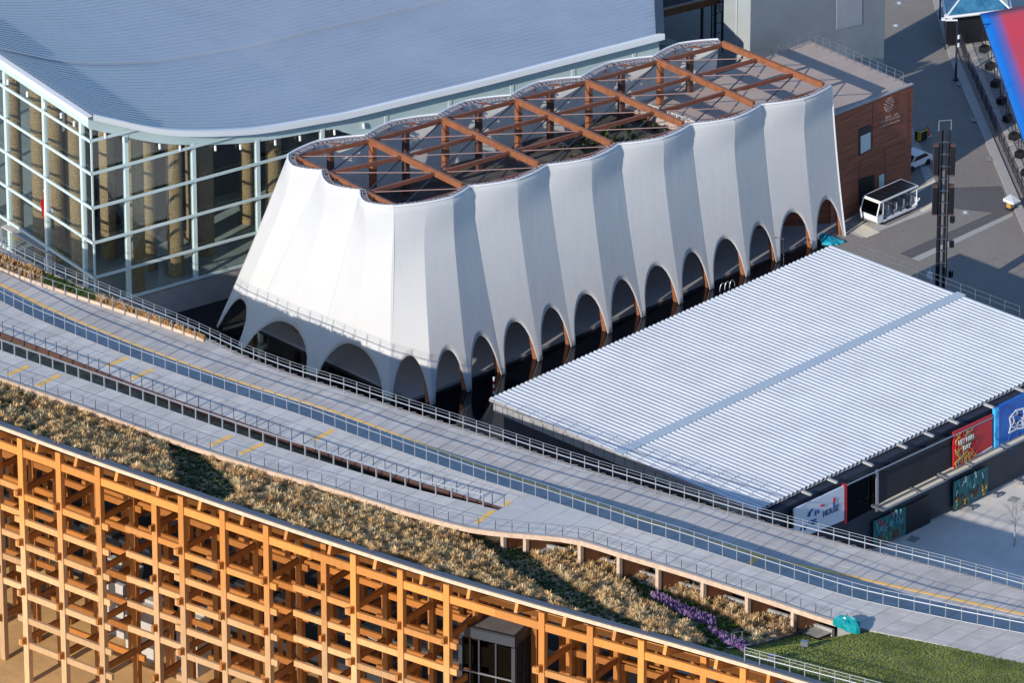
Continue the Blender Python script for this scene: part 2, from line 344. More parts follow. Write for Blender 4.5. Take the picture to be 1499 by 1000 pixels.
patch("pavement_left", [(1330, 172), (1368, 262), (1356, 268), (1327, 195)], 0.012, "kerbstone")
# kerb and fence side of the road
kl = [(1361, -30), (1366, 0), (1391, 87), (1430, 178), (1468, 267), (1505, 352), (1540, 440)]
kr = [(1372, -30), (1378, 0), (1404, 84), (1443, 176), (1482, 267), (1519, 352), (1556, 440)]
b = MB(); a1 = [G(*p, 0.12) for p in kl]; a2 = [G(*p, 0.12) for p in kr]
for i in range(len(a1)-1): b.prism([a1[i][:2], a2[i][:2], a2[i+1][:2], a1[i+1][:2]], 0.0, 0.12)
struct("kerb", b, "kerbstone")
for n, (px, py) in enumerate([(1382, 60), (1405, 122), (1425, 175), (1448, 232), (1475, 292)]):
    c = G(px, py, 0.12); b = MB(); b.box((c.x, c.y, 0.126), (0.9, 0.5, 0.012), 0.9); obj("drain_cover", b, "slab_grey", bpy.data.objects["kerb"])
def off(pts, dx): return [(p[0]+dx, p[1]) for p in pts]
tr = struct("stepped_terrace", (lambda q: (q.prism([G(p[0], p[1], 0)[:2] for p in off(kr, 14)]+[G(p[0], p[1], 0)[:2] for p in reversed(off(kr, 330))], 0.0, 0.10), q)[1])(MB()), "slab_pale")
rows = [(16, 27, "slab_pale"), (27, 40, "slab_grey"), (40, 55, "slab_pale"), (55, 72, "slab_pale"), (72, 90, "slab_pale")]
kf = [Vector(G(*p, 0.1)) for p in kr]
def kerb_at(t, dx):
    s = t*(len(kr)-1); i = min(int(s), len(kr)-2); f = s-i; p = (kr[i][0]*(1-f)+kr[i+1][0]*f+dx, kr[i][1]*(1-f)+kr[i+1][1]*f); return G(p[0], p[1], 0.1)
for j, (d0, d1, m) in enumerate(rows):
    for i in range(30):
        t0, t1 = i/30+0.0006, (i+1)/30-0.0006; z1 = 0.14+0.05*j
        b = MB(); b.prism([kerb_at(t0, d0+.4)[:2], kerb_at(t0, d1-.4)[:2], kerb_at(t1, d1-.4)[:2], kerb_at(t1, d0+.4)[:2]], 0.1, z1+random.uniform(-.008, .008)); obj("slab", b, m, tr)
fe = thing("mesh_fence", "long dark mesh fence along the road kerb", "fence", kf[0])
fp = boxmesh((0.07, 0.07, 1.5), "dark_steel", "fence_post")
NP = 36; pts = [kerb_at(i/NP, 7) for i in range(NP+1)]
for p in pts: link("post", fp, fe, (p.x, p.y, 0.85))
b = MB()
for i in range(NP):
    for zz in (0.25, 0.9, 1.55): b.beam((pts[i].x, pts[i].y, zz), (pts[i+1].x, pts[i+1].y, zz), 0.04, 0.05)
    for k in range(10):
        q = pts[i].lerp(pts[i+1], k/10); b.beam((q.x, q.y, 0.25), (q.x, q.y, 1.55), 0.018, 0.018, up=(1, 0, 0))
obj("mesh", b, "dark_steel", fe, kind="stuff")

# pool round the veil
g = MB(); g.prism([(-30, -14.5), (33.0, -15.6), (33.4, -5.6), (36.5, 12), (-10, 26), (-30, 26)], 0.004, 0.03); struct("pool_water", g, "pool_water", label="black still water of the pool")
g = MB(); g.prism([(-14.2, -2.2), (37, -4.9), (37, 14), (-13.2, 18.6)], 0.03, 0.30); struct("veil_floor", g, "inner_floor")
g = MB(); g.prism([(-30, -15.2), (-17, -15.0), (-17, -14.3), (-30, -14.5)], 0.03, 0.35); struct("pool_edge", g, "kerbstone")
g = MB(); g.prism([(-34, -60), (-19, -60), (-19.5, -15.2), (-34, -15.2)], 0.0, 0.02); struct("paved_path", g, "deck_plain")

# ------------------------------------------------------------------ the timber ring
ZB = lambda px: float(np.interp(px, [0, 500, 750, 900, 1250, 1500], [13.45, 13.9, 15.0, 15.6, 15.2, 15.0]))
ZA = lambda px: float(np.interp(px, [0, 500, 750, 900, 1250, 1500], [14.6, 14.8, 15.1, 15.4, 15.1, 14.9]))
E1 = cvpx([(0, 625), (125, 671), (250, 715), (380, 760), (500, 800), (640, 845), (783, 887), (900, 920), (1000, 948), (1073, 969), (1167, 997), (1400, 1068)], 18.0)
AN = cvpx([(0, 553), (125, 597), (250, 642), (375, 683), (500, 719), (600, 750), (683, 772), (730, 779), (790, 784), (848, 791), (920, 813), (1000, 837), (1120, 876), (1233, 913), (1380, 945), (1500, 973)], ZA)
AF = cvpx([(0, 513), (141, 563), (282, 613), (390, 650), (500, 685), (600, 715), (680, 735), (740, 749)], ZA)
BN = cvpx([(0, 486), (100, 524), (200, 564), (367, 623), (500, 671), (600, 702), (680, 726), (740, 745)], ZB)
BFc = cvpx([(0, 440), (62, 470), (170, 514), (305, 563), (500, 630), (600, 666), (695, 699), (790, 729), (905, 766), (1000, 796), (1113, 833), (1247, 875), (1367, 902), (1493, 927)], ZB)
CF = cvpx([(0, 363), (95, 410), (188, 449), (287, 490), (357, 523), (428, 550), (500, 572), (600, 605), (697, 636), (820, 677), (1000, 732), (1120, 767), (1280, 810), (1400, 840), (1500, 867)], 12.0)
CY = cvpx([(0, 416), (90, 460), (167, 492), (300, 542), (500, 607), (700, 681), (905, 749), (1113, 814), (1267, 849), (1499, 900)], 12.0)
YT, YBOT = 36.0, -98.0
def cvat(px, py, cv):   # y where curve cv stands below pixel column px
    lo, hi = -130.0, 40.0
    for _ in range(50):
        m = (lo+hi)/2
        if pr(cv.P(m))[0] > px: lo = m
        else: hi = m
    return lo
YJ = cvat(738, 0, BN)                       # where the two ramps join
Y2 = cvat(1250, 0, AN)                      # where the ramp meets the lower deck
ZIN = lambda y: float(np.interp(y, [-100, -75, -72, -50, -42, 0, 20], [14.8, 14.8, 12.9, 12.9, 13.9, 13.8, 13.7]))
def slope_pt(y, t):                          # t 0 at the outer edge, 1 below the near edge of the ramp, 1.8 below the far edge
    a = E1.P(y); b = Vector((AN.X(y)+0.4, y, ZIN(y)))
    if t <= 1: p = a.lerp(b, t); p.z -= 0.15*sin(pi*t); return p
    c = Vector((BFc.X(y), y, ZIN(y)-0.9)); return b.lerp(c, (t-1)/0.8)
ys = frange(YT, YBOT, 112)
b = MB(); loft([lambda y, t=t: slope_pt(y, t) for t in frange(0, 1.8, 18)], ys, b); struct("planted_slope", b, "soil", label="soil of the planted roof slope on the ring")
ringb = thing("timber_ring_building", "huge ring structure of crossed orange timber columns and beams carrying planted roof", "timber ring", (-60, -40, -4))
# edge board: grey flashing over pale board
b = MB(); loft([lambda y: E1.P(y, 0.55, 0.0), lambda y: E1.P(y, 0.5, 0.22), lambda y: E1.P(y, -0.02, 0.22), lambda y: E1.P(y, -0.02, 0.10)], ys, b); obj("edge_flashing", b, "rail_dark", ringb)
b = MB(); loft([lambda y: E1.P(y, 0.03, 0.1), lambda y: E1.P(y, -0.05, 0.1), lambda y: E1.P(y, -0.05, -0.20), lambda y: E1.P(y, 0.6, -0.20)], ys, b); obj("edge_board", b, "edge_wood", ringb)
b = MB(); loft([lambda y, t=t: slope_pt(y, t)-Vector((0, 0, 0.45)) for t in (0.03, .5, 1, 1.8)], ys, b); obj("soffit", b, "frame_wood", ringb)
# column stations read along the edge
colpx = [-150, -95, -37, 21, 77, 135, 196, 257, 318, 382, 446, 510, 579, 647, 717, 787, 858, 933, 1007, 1082, 1160, 1240]
colpx = colpx[0:]
stat = [cvat(p, 0, E1) for p in colpx]
ROW = [0.75, 4.6, 8.5, 12.4, 17.5, 23.0]
def back(i): return 1.9 if (i % 4) == 1 else 0.0
def ringpos(y, d):
    t = (E1.P(y+1)-E1.P(y-1)); t.z = 0; t.normalize(); n = Vector((-t.y, t.x, 0));
    if n.x < 0: n = -n
    p = E1.P(y); return Vector((p.x, p.y, 0))+n*d
def rooftop(x, y):
    x0, x1 = E1.X(y), AN.X(y)+0.4; t = (x-x0)/(x1-x0); t = max(0, min(1.0, t)); return 18*(1-t)+ZIN(y)*t-0.15*sin(pi*t)-0.5
# index: group pattern setback singles at positions where colpx is 196, 446, 717, 1007
single = {2, 6, 10, 14, 18}
cm = {}
def col_mesh(h, r=0):
    k = (round(h*4)/4, r > 0)
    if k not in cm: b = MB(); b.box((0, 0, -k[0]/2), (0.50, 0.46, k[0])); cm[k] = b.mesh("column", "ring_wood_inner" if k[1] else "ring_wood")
    return cm[k]
CP = {}
for r, d in enumerate(ROW):
    for i, y in enumerate(stat):
        p = ringpos(y, d+(1.7 if i in single and r < 3 else 0)); zt = min(rooftop(p.x, p.y), 11.3 if r == 5 else (11.8 if r == 4 else 99)); CP[r, i] = p
        if i == 14 and r == 0: continue
        t = ringpos(y+.5, 0)-ringpos(y-.5, 0)
        link("column", col_mesh(zt+4.0, r), ringb, (p.x, p.y, zt), atan2(t.y, t.x))
LV = [12.25, 10.1, 7.95, 5.8, 3.65, 1.5, -0.65]
TANB = []
for r in range(6):
    segs = []; cur = []
    for i in range(len(stat)):
        if i in single:
            if len(cur) > 1: segs.append(cur)
            cur = []
        else: cur.append(i)
    if len(cur) > 1: segs.append(cur)
    for sg in segs:
        a, c = CP[r, sg[0]], CP[r, sg[-1]]; dv = (c-a).normalized()
        if sg[0] in (14,) and r == 0: a = a+dv*0.0
        nrm = Vector((dv.y, -dv.x, 0));  nrm = nrm if nrm.x < 0 else -nrm
        p, q = a-dv*0.85, c+dv*0.85
        for k, z in enumerate(LV):
            if r >= 3 and k not in (0, 2): continue
            if r == 2 and k > 2: continue
            if r == 5: continue
            if z > rooftop(a.x, a.y)-1.2: continue
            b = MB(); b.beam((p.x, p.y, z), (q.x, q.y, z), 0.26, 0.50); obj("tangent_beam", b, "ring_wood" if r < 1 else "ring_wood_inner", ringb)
    for i in single:                        # linking beams set back behind the gap between the groups
        if 0 < i < len(stat)-1 and r < 2 and i != 14:
            a, c = CP[r, i-1], CP[r, i+1]; m_ = CP[r, i]; dv = (c-a).normalized()
            for k, z in enumerate(LV[:5]):
                b = MB(); p, q = m_-dv*3.0, m_+dv*3.0; b.beam((p.x, p.y, z-0.6), (q.x, q.y, z-0.6), 0.24, 0.48); obj("tangent_beam", b, "ring_wood" if r < 1 else "ring_wood_inner", ringb)
# top chord, continuous, with rafter ends
for i in range(len(stat)-1):
    for r in (0, 1, 2):
        d = ROW[r]; a, c = ringpos(stat[i], d), ringpos(stat[i+1], d); z = rooftop(a.x, a.y)-1.2
        b = MB(); b.beam((a.x, a.y, z), (c.x, c.y, z), 0.24, 0.62); obj("top_beam", b, "ring_wood", ringb)
for i in range(len(stat)-1):
    for f in (0.5,):
        y = stat[i]*(1-f)+stat[i+1]*f; a, c = ringpos(y, 0.35), ringpos(y, 10); 
        b = MB(); b.beam((a.x, a.y, rooftop(a.x, a.y)-0.22), (c.x, c.y, rooftop(c.x, c.y)-0.22), 0.26, 0.75); obj("rafter", b, "ring_wood", ringb)
# radial beams through all rows
for i, y in enumerate(stat):
    s0 = 1.7 if i in single else 0
    for k, z in enumerate([12.75, 8.45, 4.15, -0.15]):
        if i == 14: continue
        a, c = ringpos(y, s0), ringpos(y, 9.0 if z < 6 else (23.5 if z < 11 else 14))
        t = Vector((c.x-a.x, c.y-a.y, 0)).normalized(); sd_ = Vector((-t.y, t.x, 0))*0.0
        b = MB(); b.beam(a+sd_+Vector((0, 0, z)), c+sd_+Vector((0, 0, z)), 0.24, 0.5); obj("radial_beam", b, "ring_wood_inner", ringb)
# promenade under the ring with dark railings, pale steps and benches
b = MB(); loft([lambda y: Vector((E1.X(y)+12.3, y, -1.0)), lambda y: Vector((E1.X(y)+12.3, y, 0.0)), lambda y: Vector((-46, y, 0.0))], ys, b); struct("promenade", b, "hall_dark")  # near-black floor colour stands in for the shade below the roof
def simple_rail(name, label, pts, h, m, post=0.05, rails=(1.0,), rw=0.04, group=None, glass=None, posts=None, brackets=False, rh=None):
    pts = [Vector(p) for p in pts]; R = thing(name, label, "railing", pts[0], group)
    pm = boxmesh((post, post, h), m, "post"); pm2 = None
    for p in (posts or pts):
        link("post", pm, R, (p[0], p[1], p[2]+h/2))
    for f in rails:
        b = MB(); w = rw
        if isinstance(f, tuple): f, w = f
        b.tube([p+Vector((0, 0, h*f)) for p in pts], w/2, 5); obj("handrail", b, m, R)
    if glass:
        for i in range(len(pts)-1):
            b = MB(); p, q = pts[i], pts[i+1]; b.beam(p+Vector((0, 0, h*glass/2)), q+Vector((0, 0, h*glass/2)), 0.015, h*glass); obj("pane", b, "rail_glass", R)
    if brackets:
        b = MB()
        for p in pts: b.tube([p+Vector((0.0, 0, .05)), p+Vector((0.1, -.25, .30)), p+Vector((0.35, -.40, .22))], 0.025, 4)
        obj("lamp_bracket", b, m, R, kind="stuff")
    return R
def along(cv, y0, y1, step, dx=0.0, dz=0.0):
    out = [cv.P(y0, dx, dz)]; y = y0; s = 1 if y1 > y0 else -1
    while (y-y1)*s < 0:
        y += s*0.05; p = cv.P(y, dx, dz)
        if (p-out[-1]).length >= step: out.append(p)
    return out
for k, (d, zz) in enumerate([(12.5, 0.0), (11.5, 4.4)]):
    pts = [Vector((ringpos(y, d).x, ringpos(y, d).y, zz)) for y in frange(0, -60, 40)]
    R = simple_rail("railing", ["black railing low down under the ring timbers", "black railing halfway up inside the ring timbers"][k], pts, 1.1, "black", 0.05, (1.0, 0.1))
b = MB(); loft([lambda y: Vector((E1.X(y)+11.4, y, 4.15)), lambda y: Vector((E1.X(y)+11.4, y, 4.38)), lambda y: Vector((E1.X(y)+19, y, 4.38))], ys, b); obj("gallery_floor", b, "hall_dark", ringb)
for n, (px, py, w, l, lab) in enumerate([(172, 838, 2.4, 3.2, "white stepped seating block under the ring at its left end"), (218, 872, 2.6, 3.0, "white stepped seating block in the middle under the ring"), (283, 898, 1.8, 2.2, "small white seating block under the ring beside the railing")]):
    c = G(px, py, 1.0); t = thing("seating_block", lab, "seating", (c.x, c.y, -4)); 
    for k in range(4):
        b = MB(); b.box((c.x+w*k*0.12, c.y, .6+k*0.28), (w-w*k*0.24, l, 0.26), 0.1); obj("step", b, "slab_pale", t)
    b = MB(); b.box((c.x, c.y, -1.77), (w*.96, l*.96, 4.46), 0.1); obj("base", b, "slab_pale", t)

# decks
def deck(name, cl, cr_, y0, y1, n_len, n_lat, m, th, label=None, sub=True):
    base = MB(); ysd = frange(y0, y1, max(8, int(abs(y1-y0)/1.5)))
    loft([lambda y: cl(y)-Vector((0, 0, th)), lambda y: cl(y)-Vector((0, 0, 0.05)), lambda y: cr_(y)-Vector((0, 0, 0.05)), lambda y: cr_(y)-Vector((0, 0, th))], ysd, base)
    D = struct(name, base, "concrete", label=label)
    for i in range(n_len):
        ya, yb = y0+(y1-y0)*i/n_len, y0+(y1-y0)*(i+1)/n_len
        for j in range(n_lat):
            f0, f1 = j/n_lat, (j+1)/n_lat; e = 0.022*(1 if yb < ya else -1)
            q = [cl(ya-e).lerp(cr_(ya-e), f0), cl(ya-e).lerp(cr_(ya-e), f1), cl(yb+e).lerp(cr_(yb+e), f1), cl(yb+e).lerp(cr_(yb+e), f0)]
            w = (q[1]-q[0]).length; sft = (q[1]-q[0]).normalized()*0.015; zj = random.uniform(-.006, .006)
            q = [q[0]+sft, q[1]-sft, q[2]-sft, q[3]+sft]; q = [Vector((p.x, p.y, p.z+zj)) for p in q]
            bb = MB(); lo = [p-Vector((0, 0, 0.05)) for p in q]; bb.add(lo+q, BF); obj("panel", bb, m, D)
    return D
deck("walkway", lambda y: Vector((BFc.X(y)-0.4, y, 12.0)), lambda y: CF.P(y), YT, YBOT, 68, 4, "deck", 0.5, "broad grey board walkway on the inner side")
deck("ramp_lower", lambda y: AN.P(y), lambda y: AF.P(y), YT, YJ, 46, 3, "deck_long", 0.35, "narrow grey ramp nearest the planted slope")
deck("ramp_upper", lambda y: BN.P(y), lambda y: BFc.P(y), YT, YJ, 46, 3, "deck_long", 0.35, "second grey ramp next to the broad walkway")
YK = cvat(848, 0, AN)
deck("ramp_landing", lambda y: AN.P(y), lambda y: BFc.P(y), YJ-0.01, YK, 4, 3, "deck_plain", 0.35, "grey landing where the ramps join")
deck("ramp_joined", lambda y: AN.P(y), lambda y: BFc.P(y), YK-0.01, Y2, 16, 5, "deck_long", 0.35, "joined ramp beyond the landing")
deck("deck_terrace", lambda y: AN.P(y), lambda y: BFc.P(y), Y2-0.01, YBOT, 14, 5, "deck", 0.35, "wide grey terrace beside the lawn")
# timber fascia of the ramps and retaining face below the upper ramp
ya = frange(YT, Y2, 70)
b = MB(); loft([lambda y: AN.P(y, 0.0, 0.02), lambda y: AN.P(y, -0.14, 0.02), lambda y: AN.P(y, -0.14, -0.36), lambda y: AN.P(y, 0.0, -0.36)], ya, b); obj("ramp_fascia", b, "edge_wood", ringb)
b = MB(); loft([lambda y: AN.P(y, 0.02, -0.02), lambda y: AN.P(y, 0.02, -2.6)], frange(cvat(1226, 0, AN), YBOT, 30), b); obj("retaining_face", b, "stone_plinth", ringb)
b = MB(); loft([lambda y: BN.P(y, 0.0, 0.02), lambda y: BN.P(y, -0.12, 0.02), lambda y: BN.P(y, -0.12, -0.42)], frange(YT, YJ, 40), b); obj("ramp_fascia", b, "frame_dark", ringb)
b = MB(); loft([lambda y: BFc.P(y, 0.0, 0.04), lambda y: BFc.P(y, 0.1, 0.04), lambda y: Vector((BFc.X(y)+0.1, y, 11.9))], frange(YT, YBOT, 90), b); obj("ramp_wall", b, "rail_dark", ringb)
b = MB(); loft([lambda y: CF.P(y, 0.0, 0.02), lambda y: CF.P(y, 0.2, 0.02), lambda y: CF.P(y, 0.2, -0.8)], frange(YT, YBOT, 90), b); obj("inner_fascia", b, "edge_wood", ringb)
# yellow guide strips
b = MB()
yy = frange(YT, YBOT, 130)
for i in range(len(yy)-1):
    p, q = CY.P(yy[i]), CY.P(yy[i+1]-0.0); b.prism([(p.x-.16, p.y), (p.x+.16, p.y), (q.x+.16, q.y), (q.x-.16, q.y)], 11.99, 12.018)
struct("tactile_line", b, "yellow", label="long yellow guide line on the broad walkway")
def strip(pxy, z, w=0.42):
    p, q = G(*pxy[0], z), G(*pxy[1], z); b = MB(); b.beam(p+Vector((0, 0, .012)), q+Vector((0, 0, .012)), w, 0.03); struct("tactile_strip", b, "yellow")
for s_, f in [([(157, 536), (186, 524)], ZB), ([(193, 555), (224, 541)], ZB), ([(12, 549), (42, 536)], ZA), ([(55, 565), (88, 549)], ZA), ([(309, 652), (339, 638)], ZA), ([(352, 665), (385, 650)], ZA),
              ([(461, 644), (488, 630)], ZB), ([(497, 658), (524, 644)], ZB), ([(739, 741), (765, 722)], ZB), ([(698, 766), (722, 748)], ZA), ([(846, 783), (871, 763)], ZA), ([(1246, 908), (1268, 887)], ZA)]:
    strip(s_, f(s_[0][0])+0.004)
strip([(1096, 827), (1110, 814)], 12.01, 0.5)
# railings
simple_rail("railing", "low thin railing along the outer edge of the narrow ramp", along(AN, YT, Y2, 1.28, 0.15), 0.85, "rail_dark", 0.04, (1.0, (0.5, .018), (0.05, 0.08)), 0.03, "railings along the ramps")
simple_rail("railing", "grey railing with square posts beside the dark gap between ramps", along(AF, YT, YJ, 1.35, -0.1), 1.05, "rail_steel", 0.10, (1.0, 0.93, 0.08), 0.05, "railings along the ramps")
simple_rail("railing", "dark thin railing on the near edge of the upper ramp", along(BN, YT, YJ, 1.2, 0.1), 0.95, "rail_dark", 0.045, ((1.0, 0.02),), 0.02, "railings along the ramps")
simple_rail("railing", "steel railing between the upper ramp and the broad walkway", along(BFc, YT, YBOT, 1.22, -0.08), 1.3, "rail_steel", 0.06, ((1.0, 0.035), (0.70, 0.09), (0.04, 0.05)), 0.05, "railings along the ramps")
simple_rail("railing", "three bar railing on the inner edge of the broad walkway", along(CF, YT, YBOT, 1.3, -0.25), 1.35, "rail_steel", 0.06, ((1.0, 0.03), (0.82, 0.03), (0.58, 0.10), (0.1, 0.03)), 0.05, "railings along the ramps", brackets=True)
# planter with its own rail at the left end of the walkway
PN = cvpx([(-60, 365), (0, 396), (75, 424), (150, 449), (225, 474), (300, 501)], 12.0); PF = cvpx([(-60, 345), (0, 374), (75, 404), (150, 436), (225, 468), (300, 499)], 12.0)
y0p, y1p = YT, cvat(298, 0, PN)
pl = thing("planter", "long strip planter of dry grasses on the broad walkway", "planter", PN.P(y0p))
b = MB(); yp = frange(y0p, y1p, 30); loft([lambda y: PN.P(y, 0, 0), lambda y: PN.P(y, 0, .25), lambda y: PN.P(y, .15, .25), lambda y: PN.P(y, .15, .15)], yp, b); obj("kerb", b, "edge_wood", pl)
b = MB(); loft([lambda y: PF.P(y, 0, 0), lambda y: PF.P(y, 0, .25), lambda y: PF.P(y, -.1, .25), lambda y: PF.P(y, -.1, .15)], yp, b); obj("kerb", b, "edge_wood", pl)
b = MB(); loft([lambda y: PN.P(y, .15, .16), lambda y: PF.P(y, -.1, .16)], yp, b); obj("soil", b, "soil", pl)
simple_rail("railing", "low railing in front of the grass planter", along(PN, y0p, y1p, 1.25, -0.1), 0.95, "rail_steel", 0.07, (1.0,), 0.04, "railings along the ramps")
# cross walls under the ramp
for px in (735, 768, 848, 905, 962, 1028, 1093, 1160):
    y = cvat(px, 0, AN); 
    b = MB(); zl = ZIN(y)-1.0; zt = AN.Z(y)-0.36
    b.box((AN.X(y)+0.15, y, (zl+zt)/2), (0.34, 0.30, zt-zl)); obj("pier", b, "edge_wood", ringb)
    x0, x1 = AN.X(y)+0.34, BFc.X(y)-0.3
    b = MB(); b.prism([(x0, y-.12), (x1, y-.12), (x1, y+.12), (x0, y+.12)], zl, zt-0.01); obj("cross_wall", b, "frame_wood", ringb)
b = MB(); loft([lambda y: Vector((AN.X(y)+2.2, y, ZIN(y)-1)), lambda y: Vector((AN.X(y)+2.2, y, ZIN(y)+.12)), lambda y: Vector((AN.X(y)+2.4, y, ZIN(y)+.12)), lambda y: Vector((AN.X(y)+2.4, y, ZIN(y)-1))], frange(cvat(760, 0, AN), cvat(1190, 0, AN), 50), b); struct("kerb_sill", b, "concrete")
b = MB(); loft([lambda y: Vector((AN.X(y)+0.6, y, ZIN(y)+.03)), lambda y: Vector((AN.X(y)+2.1, y, ZIN(y)-0.1))], frange(cvat(760, 0, AN), cvat(1190, 0, AN), 50), b); struct("service_path", b, "deck_plain")

# vegetation on the slope
def slope_hit(px, py):
    z = 15.5
    for _ in range(12):
        p = G(px, py, z); x0, x1 = E1.X(p.y), AN.X(p.y)+.4; t = (p.x-x0)/(x1-x0); z = 18+(ZIN(p.y)-18)*t
    return p
LD0, LD1 = slope_hit(1088, 948), slope_hit(1238, 912)       # line where the lawn begins
def lawn_side(p): return (LD1.x-LD0.x)*(p.y-LD0.y)-(LD1.y-LD0.y)*(p.x-LD0.x) < 0
band1 = [(232, 640), (282, 655), (352, 722), (330, 742), (262, 716)]
band2 = [(680, 780), (745, 790), (800, 835), (890, 895), (960, 930), (880, 915), (800, 875), (735, 832)]
gband = [(895, 832), (960, 862), (1060, 905), (1105, 935), (1100, 948), (1030, 925), (1020, 925), (960, 890), (905, 850)]
gband2 = [(1000, 905), (1030, 910), (1090, 950), (1075, 965), (1030, 950)]
p1 = [(946, 872), (965, 873), (1050, 912), (1045, 920), (1000, 905)]; p2 = [(1033, 923), (1045, 925), (1092, 945), (1090, 956), (1060, 945)]
def tufts(items, name, m, label, nb=26, parent=None, kind="stuff", up=1.0, wfac=1.0):
    """items: (pos, radius, height); every tuft is a burst of narrow blades"""
    n = len(items); 
    if not n: return
    P = np.array([list(i[0]) for i in items]); R = np.array([i[1] for i in items])[:, None]; H = np.array([i[2] for i in items])[:, None]
    a = RNG.uniform(0, 2*pi, (n, nb)); el = RNG.uniform(0.05, 1.0, (n, nb)); lean = np.sqrt(el)
    br = RNG.uniform(0, 0.35, (n, nb)); ln = RNG.uniform(0.7, 1.1, (n, nb))
    bx = P[:, 0:1]+np.cos(a)*br*R; by = P[:, 1:2]+np.sin(a)*br*R; bz = P[:, 2:3]+0*a-0.03
    tx = P[:, 0:1]+np.cos(a)*lean*R*ln; ty = P[:, 1:2]+np.sin(a)*lean*R*ln; tz = P[:, 2:3]+H*np.sqrt(np.clip(1-0.85*lean**2, 0.03, 1))*ln*up*RNG.uniform(.75, 1.25, (n, nb))
    w = 0.10*R*wfac*RNG.uniform(0.6, 1.4, (n, nb)); wx, wy = -np.sin(a)*w, np.cos(a)*w
    mx_, my, mz = (bx*.45+tx*.55), (by*.45+ty*.55), np.maximum(bz, tz)*0.75+np.minimum(bz, tz)*0.25+0.08*H
    V = np.stack([np.stack([bx, by, bz], -1), np.stack([mx_-wx, my-wy, mz], -1), np.stack([mx_+wx, my+wy, mz], -1), np.stack([tx, ty, tz], -1)], 2).reshape(-1, 3)
    k = np.arange(n*nb)*4; F = np.stack([np.stack([k, k+1, k+2], -1), np.stack([k+1, k+3, k+2], -1)], 1).reshape(-1, 3)
    me = bpy.data.meshes.new(name); me.vertices.add(len(V)); me.vertices.foreach_set("co", V.astype(np.float32).ravel())
    me.loops.add(F.size); me.loops.foreach_set("vertex_index", F.astype(np.int32).ravel())
    me.polygons.add(len(F)); me.polygons.foreach_set("loop_start", np.arange(0, F.size, 3, dtype=np.int32)); me.update(); me.validate()
    me.materials.append(MATS[m]); return link(name, me, parent, label=label, kind=kind)
dry, green, olive, bright, purple, under = [], [], [], [], [], []
for _ in range(15000):
    y = random.uniform(26, -88); t = random.uniform(0.03, 1.55); p = slope_pt(y, t)
    if lawn_side(p): continue
    if t > 1.0 and (random.random() < 0.45 or y > YK+3): continue
    if y < Y2+0.5 and t > 1.0: continue
    q = pr(p)
    if (inpoly(*q, p1) or inpoly(*q, p2)) and random.random() < .6: purple.append((p, random.uniform(.12, .2), random.uniform(.35, .5))); continue
    inb = inpoly(*q, band1) or inpoly(*q, band2)
    ing = inpoly(*q, gband) or inpoly(*q, gband2)
    nz = sin(p.x*1.3+p.y*.31)+sin(p.y*.9-p.x*.5)+sin(p.y*.23+1)
    leftg = q[0] < 70 and q[1] < 650 and random.random() < .5
    if ing: bright.append((p, random.uniform(.2, .32), random.uniform(.15, .3)))
    elif inb: (green if random.random() < .75 else olive).append((p, random.uniform(.2, .35), random.uniform(.12, .28)))
    elif leftg: bright.append((p, random.uniform(.2, .3), random.uniform(.2, .3)))
    elif nz > 1.35 and random.random() < .45: (bright if random.random() < .3 else olive).append((p, random.uniform(.2, .35), random.uniform(.15, .3)))
    elif random.random() < .10: olive.append((p, random.uniform(.2, .3), random.uniform(.1, .22)))
    elif t < .14 and random.random() < .6: olive.append((p, random.uniform(.18, .28), random.uniform(.12, .2)))
    else:
        s = random.choice([.3, .42, .52, .62]); dry.append((p, s*random.uniform(.9, 1.15), s*random.uniform(.85, 1.25)))
for poly in (p1, p2):
    xs = [v[0] for v in poly]; yv = [v[1] for v in poly]; k = 0
    while k < 230:
        a, c = random.uniform(min(xs), max(xs)), random.uniform(min(yv), max(yv))
        if inpoly(a, c, poly): purple.append((slope_hit(a, c), random.uniform(.10, .17), random.uniform(.3, .5))); k += 1
dA, dB, dC = [], [], []
for it in dry:
    r_ = random.random()+.25*sin(it[0].x*.7+it[0].y*.45)
    (dB if r_ < .22 else (dC if r_ > 1.0 else dA)).append(it)
tufts(dA, "dry_grass", "dry_grass", "dry tan tussock grass covering the ring's roof slope", 72, wfac=.36)
tufts(dB, "dry_grass", "pale_grass", "pale straw tussock grass scattered over the roof slope", 72, wfac=.36)
tufts(dC, "dry_grass", "rusty_cover", "rusty brown tussock grass scattered over the roof slope", 64, wfac=.36)
tufts(green, "ground_cover", "green_cover", "dark green creeping plants in two bands across the slope", 26, wfac=1.6)
tufts(olive, "ground_cover", "olive_cover", "olive low plants between the dry tussocks", 22, wfac=1.4)
tufts(bright, "ground_cover", "bright_cover", "bright green plants below the joined ramp", 26, wfac=1.6)
tufts(purple, "flower_patch", "purple_flower", "purple flowers in two rows near the lawn", 14, up=1.1, wfac=1.6)
pg, pr_, pb = [], [], []
for _ in range(1500):
    y = random.uniform(y0p, y1p); f = random.uniform(.12, .9); p = PN.P(y).lerp(PF.P(y), f); p.z += .16; q = pr(p)
    if 62 < q[0] < 140: pb.append((p, random.uniform(.12, .2), random.uniform(.2, .35)))
    elif random.random() < .45: pr_.append((p, random.uniform(.12, .22), random.uniform(.3, .45)))
    else: pg.append((p, random.uniform(.12, .22), random.uniform(.3, .5)))
tufts(pg, "planting", "dry_grass", None, 16, pl); tufts(pr_, "planting", "rusty_cover", None, 16, pl); tufts(pb, "planting", "bright_cover", None, 18, pl)

